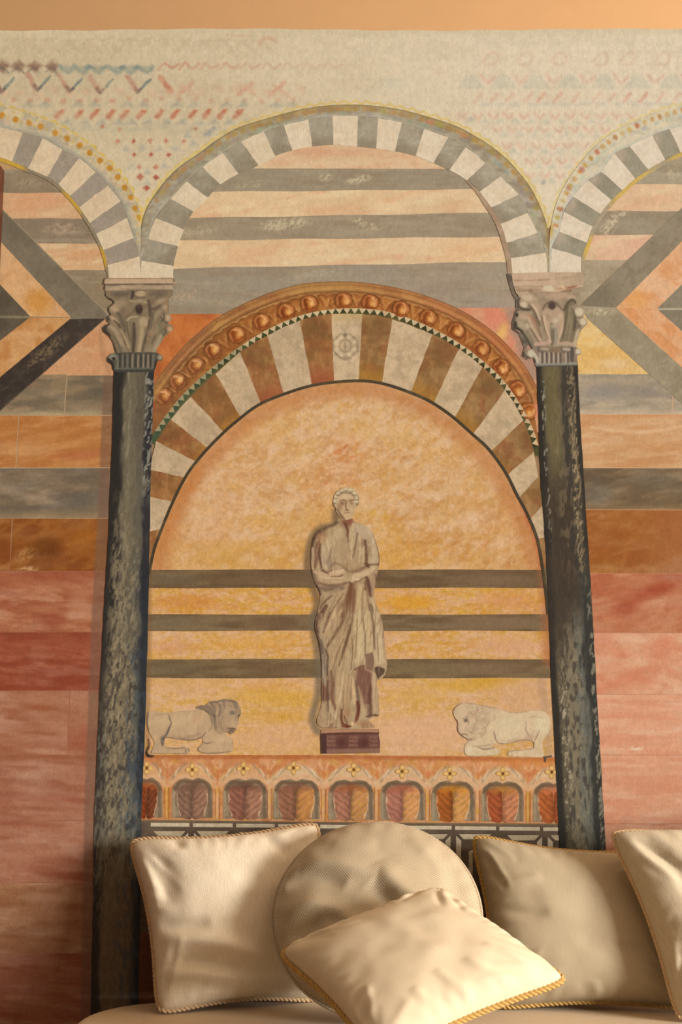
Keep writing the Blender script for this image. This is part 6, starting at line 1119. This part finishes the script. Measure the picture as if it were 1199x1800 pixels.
def lathe(name, cx, cy, prof, mat, parent, n=18):
    V = []; F = []
    for (r, z) in prof:
        for k in range(n): V.append((cx + r * math.cos(2 * math.pi * k / n), cy + r * math.sin(2 * math.pi * k / n), z))
    for i in range(len(prof) - 1):
        for k in range(n): F.append((i * n + k, i * n + (k + 1) % n, (i + 1) * n + (k + 1) % n, (i + 1) * n + k))
    F.append(tuple(range(n - 1, -1, -1))); F.append(tuple((len(prof) - 1) * n + k for k in range(n)))
    return mesh_obj(name, V, F, mat, parent, smooth=True)
for lx in (X0 + .2, X1 - .2):
    for ly in (YF + .14, YB - .14):
        lathe('leg', lx, ly, [(.016, 0), (.022, .005), (.024, .02), (.03, .10), (.034, .142)], MAT_LEG, day)

# ================================================================== cushions
def herringbone(name, c1, c2):
    m, nt, b, nn, ln = new_mat(name)
    uv = nn('ShaderNodeTexCoord'); mp = nn('ShaderNodeMapping'); mp.inputs['Scale'].default_value = (15, 15, 15); mp.inputs['Rotation'].default_value = (0, 0, R(8))
    ln(uv.outputs['UV'], mp.inputs['Vector'])
    fr_ = nn('ShaderNodeVectorMath'); fr_.operation = 'FRACTION'; ln(mp.outputs['Vector'], fr_.inputs[0])
    sb = nn('ShaderNodeVectorMath'); sb.operation = 'SUBTRACT'; ln(fr_.outputs[0], sb.inputs[0]); sb.inputs[1].default_value = (.5, .5, .5)
    ab = nn('ShaderNodeVectorMath'); ab.operation = 'ABSOLUTE'; ln(sb.outputs[0], ab.inputs[0])
    sx = nn('ShaderNodeSeparateXYZ'); ln(ab.outputs[0], sx.inputs[0])
    ad = nn('ShaderNodeMath'); ad.operation = 'ADD'; ln(sx.outputs[0], ad.inputs[0]); ln(sx.outputs[1], ad.inputs[1])
    mu = nn('ShaderNodeMath'); mu.operation = 'MULTIPLY'; ln(ad.outputs[0], mu.inputs[0]); mu.inputs[1].default_value = 62
    sn = nn('ShaderNodeMath'); sn.operation = 'SINE'; ln(mu.outputs[0], sn.inputs[0])
    mr = nn('ShaderNodeMapRange'); mr.inputs['From Min'].default_value = -1; ln(sn.outputs[0], mr.inputs['Value'])
    mx = nn('ShaderNodeMix'); mx.data_type = 'RGBA'; mx.inputs[6].default_value = (*c1, 1); mx.inputs[7].default_value = (*c2, 1)
    ln(mr.outputs[0], mx.inputs[0]); ln(mx.outputs[2], b.inputs['Base Color'])
    bp = nn('ShaderNodeBump'); bp.inputs['Strength'].default_value = .25; bp.inputs['Distance'].default_value = .001
    ln(mr.outputs[0], bp.inputs['Height']); ln(bp.outputs['Normal'], b.inputs['Normal'])
    b.inputs['Roughness'].default_value = .6; b.inputs['Sheen Weight'].default_value = .1; b.inputs['Specular IOR Level'].default_value = .3
    return m
MAT_CREAM = fabric('cream_slub_silk', (0.86, 0.77, 0.62), (0.94, 0.87, 0.73), 420, 0.3, 0.75, 0.12, (1, 1, 1), 0.9)
MAT_BEIGE = fabric('beige_satin', (0.42, 0.36, 0.26), (0.45, 0.39, 0.285), 420, 0.1, 0.7, 0.1, (1, 1, 1), 0.06)
MAT_IVORY = fabric('ivory_satin', (0.70, 0.61, 0.465), (0.73, 0.645, 0.495), 420, 0.1, 0.7, 0.1, (1, 1, 1), 0.06)
MAT_PLUSH = fabric('cream_plush', (0.56, 0.50, 0.385), (0.64, 0.57, 0.44), 420, 0.35, 0.85, 0.25, (1, 1, 1), 0.8)
MAT_HERR = herringbone('taupe_diamond_weave', (0.39, 0.325, 0.23), (0.57, 0.485, 0.355))
MAT_ROPE_C = fabric('cream_cord', (0.60, 0.42, 0.25), (0.72, 0.54, 0.34), 300, 0.2, 0.6)
MAT_ROPE_G = fabric('gold_cord', (0.46, 0.28, 0.08), (0.60, 0.40, 0.14), 300, 0.2, 0.5)
MAT_ROPE_B = fabric('brown_gold_cord', (0.42, 0.22, 0.08), (0.56, 0.33, 0.13), 300, 0.2, 0.5)

def crease(U, V, pts, w, h):
    """height of a fold line in cushion coordinates (-1..1)"""
    L = catmull(pts, .06); P = np.stack([U.ravel(), V.ravel()], 1)
    d, t_ = seg_dist(P, L)
    return (h * np.exp(-(d / w) ** 2) * (1 - np.abs(2 * t_ - 1) ** 3)).reshape(U.shape)
def pillow(name, label, corners, thick, mat, rope_mat, folds=(), seed=1, n=64, pinch=.095, rope_r=.0065, back=.55, grp=None, wr=1.0, sag=0.0):
    """corners: TL, TR, BR, BL in the room; front faces the camera side"""
    TL, TR, BR, BL = [np.array(c, float) for c in corners]
    g = np.linspace(-1, 1, n + 1); U, Vv = np.meshgrid(g, g)
    # concave sides, pointed ears
    us = U * (1 - pinch * (1 - Vv ** 2) * np.abs(U) - .055 * Vv ** 10); vsn = Vv * (1 - pinch * (1 - U ** 2) * np.abs(Vv) - .055 * U ** 10)
    us, vsn = us / .945, vsn / .945
    a = (us + 1) / 2; b = (vsn + 1) / 2
    B = (BL[None, None] * ((1 - a) * (1 - b))[..., None] + BR * (a * (1 - b))[..., None] + TR * (a * b)[..., None] + TL * ((1 - a) * b)[..., None])
    nrm = np.cross(TR - BL, TL - BR); nrm /= np.linalg.norm(nrm)
    if nrm[1] > 0 and abs(nrm[1]) > .3: nrm = -nrm
    if nrm[2] < 0 and abs(nrm[1]) <= .3: nrm = -nrm
    prof = ((1 - U ** 2).clip(0) * (1 - Vv ** 2).clip(0)) ** .36
    P2 = np.stack([U.ravel(), Vv.ravel()], 1)
    # small gathers that run in from the seams
    th = np.arctan2(Vv, U); rr = np.maximum(np.abs(U), np.abs(Vv))
    gath = (np.sin(th * 34 + seed * 2 + 2 * fbm(P2 * 10, 5, 5, seed).reshape(U.shape) * 6) * np.exp(-((1 - rr) / .16) ** 2) * (1 - rr).clip(0) ** .4) * .006 * wr
    soft = (fbm(P2 * 10 + 50, 7, 7, seed + 5, 3).reshape(U.shape) - .5) * .022 * wr * prof
    fr_h = thick * prof + gath + soft * 1.0
    for (pts, w, h) in folds: fr_h = fr_h + crease(U, Vv, pts, w, h) * np.minimum(1, prof * 2.2)
    rd = random.Random(seed)
    for (cu, cv) in ((-1, -1), (1, -1), (1, 1), (-1, 1)):           # creases that fan in from the corners
        for k in range(5):
            an = math.atan2(-cv, -cu) + rd.uniform(-.75, .75); l0, l1 = rd.uniform(.10, .2), rd.uniform(.35, .75)
            an2 = an + rd.uniform(-.2, .2)
            q0 = (cu * .97 + l0 * math.cos(an), cv * .97 + l0 * math.sin(an)); q1 = (q0[0] + l1 * .5 * math.cos(an), q0[1] + l1 * .5 * math.sin(an)); q2 = (q1[0] + l1 * .5 * math.cos(an2), q1[1] + l1 * .5 * math.sin(an2))
            fr_h = fr_h + crease(U, Vv, [q0, q1, q2], rd.uniform(.03, .055), rd.choice((-1, 1)) * rd.uniform(.003, .006) * wr) * np.minimum(1, prof * 2)
    fr_h = np.maximum(fr_h, .0005 * prof)
    front = B + nrm * fr_h[..., None]
    bk = B - nrm * (thick * back * prof)[..., None]
    if sag: front[..., 2] -= sag * prof; bk[..., 2] -= sag * prof
    N1 = n + 1
    V = np.concatenate([front.reshape(-1, 3), bk.reshape(-1, 3)])
    F = []
    flip = np.dot(np.cross(front[0, 1] - front[0, 0], front[1, 0] - front[0, 0]), nrm) < 0
    for j in range(n):
        for i in range(n):
            q = (j * N1 + i, j * N1 + i + 1, (j + 1) * N1 + i + 1, (j + 1) * N1 + i)
            w_ = tuple(N1 * N1 + k for k in q)
            F.append(q[::-1] if flip else q); F.append(w_ if flip else w_[::-1])
    # weld the seam
    seam = [(0, i) for i in range(n)] + [(j, n) for j in range(n)] + [(n, i) for i in range(n, 0, -1)] + [(j, 0) for j in range(n, 0, -1)]
    remap = {N1 * N1 + j * N1 + i: j * N1 + i for (j, i) in seam}
    F = [tuple(remap.get(k, k) for k in f) for f in F]
    F = [f for f in F if len(set(f)) > 2]
    uv = np.stack([(U.ravel() + 1) * .5, (Vv.ravel() + 1) * .5], 1) * .45; uv = np.concatenate([uv, uv])
    root = empty(name, tuple(V.mean(0) * [1, 1, 0] + [0, 0, V[:, 2].min()]))
    tag(root, label, 'cushion', grp)
    used = sorted({k for f in F for k in f}); idx = {k: i for i, k in enumerate(used)}
    cov = mesh_obj('cover', V[used], [tuple(idx[k] for k in f) for f in F], mat, root, smooth=True, uv=uv[used])
    path = np.array([B[j, i] for (j, i) in seam])
    rope('piping', path, nrm, rope_r, rope_mat, root)
    return root
def rope(name, path, up, r, mat, parent, strands=3, pitch=.034):
    """twisted cord of two strands along a closed path"""
    L = np.concatenate([path, path[:1]]); s = np.concatenate([[0], np.cumsum(np.linalg.norm(np.diff(L, axis=0), axis=1))])
    m = int(s[-1] / .0032); t_ = np.linspace(0, s[-1], m, endpoint=False)
    C = np.stack([np.interp(t_, s, L[:, k]) for k in range(3)], 1)
    for _ in range(3): C = (np.roll(C, 1, 0) + C * 2 + np.roll(C, -1, 0)) / 4
    T = np.roll(C, -1, 0) - np.roll(C, 1, 0); T /= np.linalg.norm(T, axis=1)[:, None] + 1e-12
    A = np.cross(T, up); A /= np.linalg.norm(A, axis=1)[:, None] + 1e-12; Bn = np.cross(T, A)
    turns = round(s[-1] / pitch); V = []; F = []; uv = []; ns = 6
    for q in range(strands):
        ph = 2 * math.pi * turns * t_ / s[-1] + q * 2 * math.pi / strands
        cc = C + (A * np.cos(ph)[:, None] + Bn * np.sin(ph)[:, None]) * r * .52
        o = len(V)
        for k in range(m):
            for e in range(ns):
                an = 2 * math.pi * e / ns
                V.append(cc[k] + (A[k] * math.cos(an) + Bn[k] * math.sin(an)) * r * .62); uv.append((t_[k], e / ns * .03))
        for k in range(m):
            k2 = (k + 1) % m
            for e in range(ns):
                e2 = (e + 1) % ns
                F.append((o + k * ns + e, o + k * ns + e2, o + k2 * ns + e2, o + k2 * ns + e))
    return mesh_obj(name, V, F, mat, parent, smooth=True, uv=uv)

ZS = SEAT_Z + .012
# left cream cushion, leaning on the wall
pillow('square_cushion', 'cream slub-silk square cushion with cream corded edge, leftmost on the daybed', [at(234, 1480, -.075), at(556, 1452, -.075), at_z(560, 1752, ZS), at_z(283, 1774, ZS)], .115, MAT_CREAM, MAT_ROPE_C,
       [([(-.95, -.25), (-.5, -.28), (0, -.42), (.3, -.6)], .10, .020), ([(-.95, -.05), (-.6, -.12), (-.3, -.1)], .07, -.014), ([(-.9, -.5), (-.5, -.52), (0, -.66), (.2, -.74)], .08, -.013), ([(-.9, -.62), (-.4, -.68), (0, -.8)], .09, .014), ([(-.8, .75), (-.7, .4), (-.75, .1)], .12, -.014), ([(.3, .98), (.5, .75), (.62, .6)], .07, -.010), ([(-.55, .98), (-.5, .8)], .06, -.008)], seed=3)
# right beige cushion
pillow('square_cushion', 'plain beige square cushion with gold cord, second from the right', [at(836, 1474, -.08), at(1128, 1506, -.075), at_z(1226, 1768, ZS), at_z(872, 1766, ZS)], .105, MAT_BEIGE, MAT_ROPE_G,
       [([(-.95, .1), (-.6, .02), (-.35, .05)], .06, -.008), ([(-.9, .35), (-.55, .42), (-.35, .5)], .06, .006), ([(.35, -.95), (.3, -.8), (.28, -.65)], .04, .006), ([(.0, -.95), (-.03, -.75)], .04, .006), ([(.6, -.2), (.5, -.3), (.2, -.32)], .06, -.006), ([(-.4, .95), (.1, .86), (.6, .8)], .08, -.006)], seed=7)
# rightmost plush cushion, in front of it
pillow('square_cushion', 'pale plush square cushion with thin tan cord, cut off by the right edge', [at(1078, 1466, -.20), at(1400, 1440, -.16), at_z(1490, 1786, ZS), at_z(1196, 1788, ZS)], .105, MAT_PLUSH, MAT_ROPE_C,
       [([(-.8, .8), (-.6, .5), (-.5, .1)], .10, -.012), ([(-.85, -.1), (-.5, -.2), (-.2, -.3)], .10, .010), ([(-.9, -.4), (-.6, -.5), (-.3, -.6)], .10, -.010)], seed=11, rope_r=.005)
# front cushion lying back on the round one
pillow('square_cushion', 'cream square cushion with gold twisted cord lying in front of the round one', [at(497, 1676, -.47), at(772, 1566, -.405), at(990, 1722, -.60), at(668, 1858, -.80)], .075, MAT_IVORY, MAT_ROPE_G,
       [([(.2, -.5), (.3, -.75), (.4, -.95)], .05, .006), ([(-.1, -.5), (-.05, -.75), (0, -.95)], .05, .006), ([(.5, -.4), (.65, -.7), (.75, -.9)], .05, .006), ([(-.4, -.6), (-.35, -.9)], .05, .005), ([(.75, .3), (.85, -.1), (.9, -.5)], .06, .005)], seed=15, pinch=.08)

# round cushion
def round_cushion():
    c = at(663, 1610, -.27); top = at(663, 1447, -.17); right = at(846, 1610, -.27); 
    up = np.array(top - c); ru = np.linalg.norm(up); up /= ru
    rt = np.array((1.0, 0.0, 0.0)); rr_ = (right - c).length
    nrm = np.cross(rt, up); nrm = -nrm if nrm[1] > 0 else nrm
    nr, na = 44, 120; V = []; F = []; uv = []
    def ring(h, side):
        o = len(V)
        for j in range(1, nr + 1):
            q = j / nr
            for k in range(na):
                a = 2 * math.pi * k / na; x, y = q * math.cos(a), q * math.sin(a)
                V.append((x, y, side)); uv.append((x * .25 + .5, y * .25 + .5))
        V.append((0, 0, side)); uv.append((.5, .5))
        for j in range(nr - 1):
            for k in range(na):
                k2 = (k + 1) % na
                f = (o + j * na + k, o + j * na + k2, o + (j + 1) * na + k2, o + (j + 1) * na + k)
                F.append(f[::-1] if side > 0 else f)
        for k in range(na):
            f = (o + nr * na, o + k, o + (k + 1) % na); F.append(f if side > 0 else f[::-1])
        return o
    o1 = ring(0, 1); o2 = ring(0, -1)
    P = np.array(V); x, y, sd = P[:, 0], P[:, 1], P[:, 2]; q = np.hypot(x, y)
    prof = (1 - q ** 2.2).clip(0) ** .5
    folds = [([(-.95, -.1), (-.6, -.02), (-.3, -.2), (-.1, -.3)], .10, .020), ([(-.8, -.35), (-.5, -.12), (-.2, -.32)], .07, -.016), ([(.0, .45), (.15, .2), (.4, .05), (.75, .0)], .11, .018), ([(-.1, .2), (.1, .0), (.2, -.3)], .10, -.014), ([(-.45, .70), (-.25, .62), (.0, .66)], .10, .006), ([(-.9, .25), (-.6, .3), (-.3, .2)], .08, -.012), ([(-.75, .45), (-.4, .42), (.0, .3)], .09, .012), ([(.5, .6), (.7, .3), (.8, -.1)], .1, -.010), ([(.3, .75), (.55, .5), (.68, .2)], .08, .010), ([(-.6, -.6), (-.3, -.45), (.1, -.5)], .1, .014)]
    h = .085 * prof
    Q = np.stack([x, y], 1); add = (fbm(Q * 10 + 33, 6, 6, 21, 3) - .5) * .022 * prof
    th = np.arctan2(y, x); add = add + np.sin(th * 26 + 5 * fbm(Q * 10, 5, 5, 4)) * np.exp(-((1 - q) / .13) ** 2) * (1 - q).clip(0) ** .4 * .008
    for (pts, w, hh) in folds:
        d, t_ = seg_dist(Q, catmull(pts, .06)); add = add + 1.1 * hh * np.exp(-(d / (w * 1.15)) ** 2) * (1 - np.abs(2 * t_ - 1) ** 3) * np.minimum(1, prof * 2.2)
    h = np.where(sd > 0, np.maximum(h + add, .0005), -h * .6)
    W = np.array(c) + rt * (x * rr_)[:, None] + up * (y * ru * 1.0)[:, None] + nrm * h[:, None]
    remap = {o2 + (nr - 1) * na + k: o1 + (nr - 1) * na + k for k in range(na)}
    FF = [tuple(remap.get(k, k) for k in f) for f in F]
    used = sorted({k for f in FF for k in f}); idx = {k: i for i, k in enumerate(used)}
    root = empty('round_cushion', tuple(W.mean(0) * [1, 1, 0] + [0, 0, W[:, 2].min()]))
    tag(root, 'round taupe cushion with diamond weave between the square cushions', 'cushion')
    mesh_obj('cover', W[used], [tuple(idx[k] for k in f) for f in FF], MAT_HERR, root, smooth=True, uv=np.array(uv)[used])
    # flat welt round the rim
    n_ = 160; path = np.array([np.array(c) + rt * rr_ * math.cos(2 * math.pi * k / n_) * 1.004 + up * ru * math.sin(2 * math.pi * k / n_) * 1.004 for k in range(n_)])
    V2 = []; F2 = []; uv2 = []
    for k in range(n_):
        e = path[k] - np.array(c); e /= np.linalg.norm(e)
        for j in range(6):
            a = 2 * math.pi * j / 6; V2.append(path[k] + e * math.cos(a) * .004 + nrm * math.sin(a) * .004); uv2.append((k / n_, j / 6 * .03))
    for k in range(n_):
        for j in range(6): F2.append((k * 6 + j, k * 6 + (j + 1) % 6, ((k + 1) % n_) * 6 + (j + 1) % 6, ((k + 1) % n_) * 6 + j))
    mesh_obj('welt', V2, F2, MAT_HERR, root, smooth=True, uv=uv2)
round_cushion()
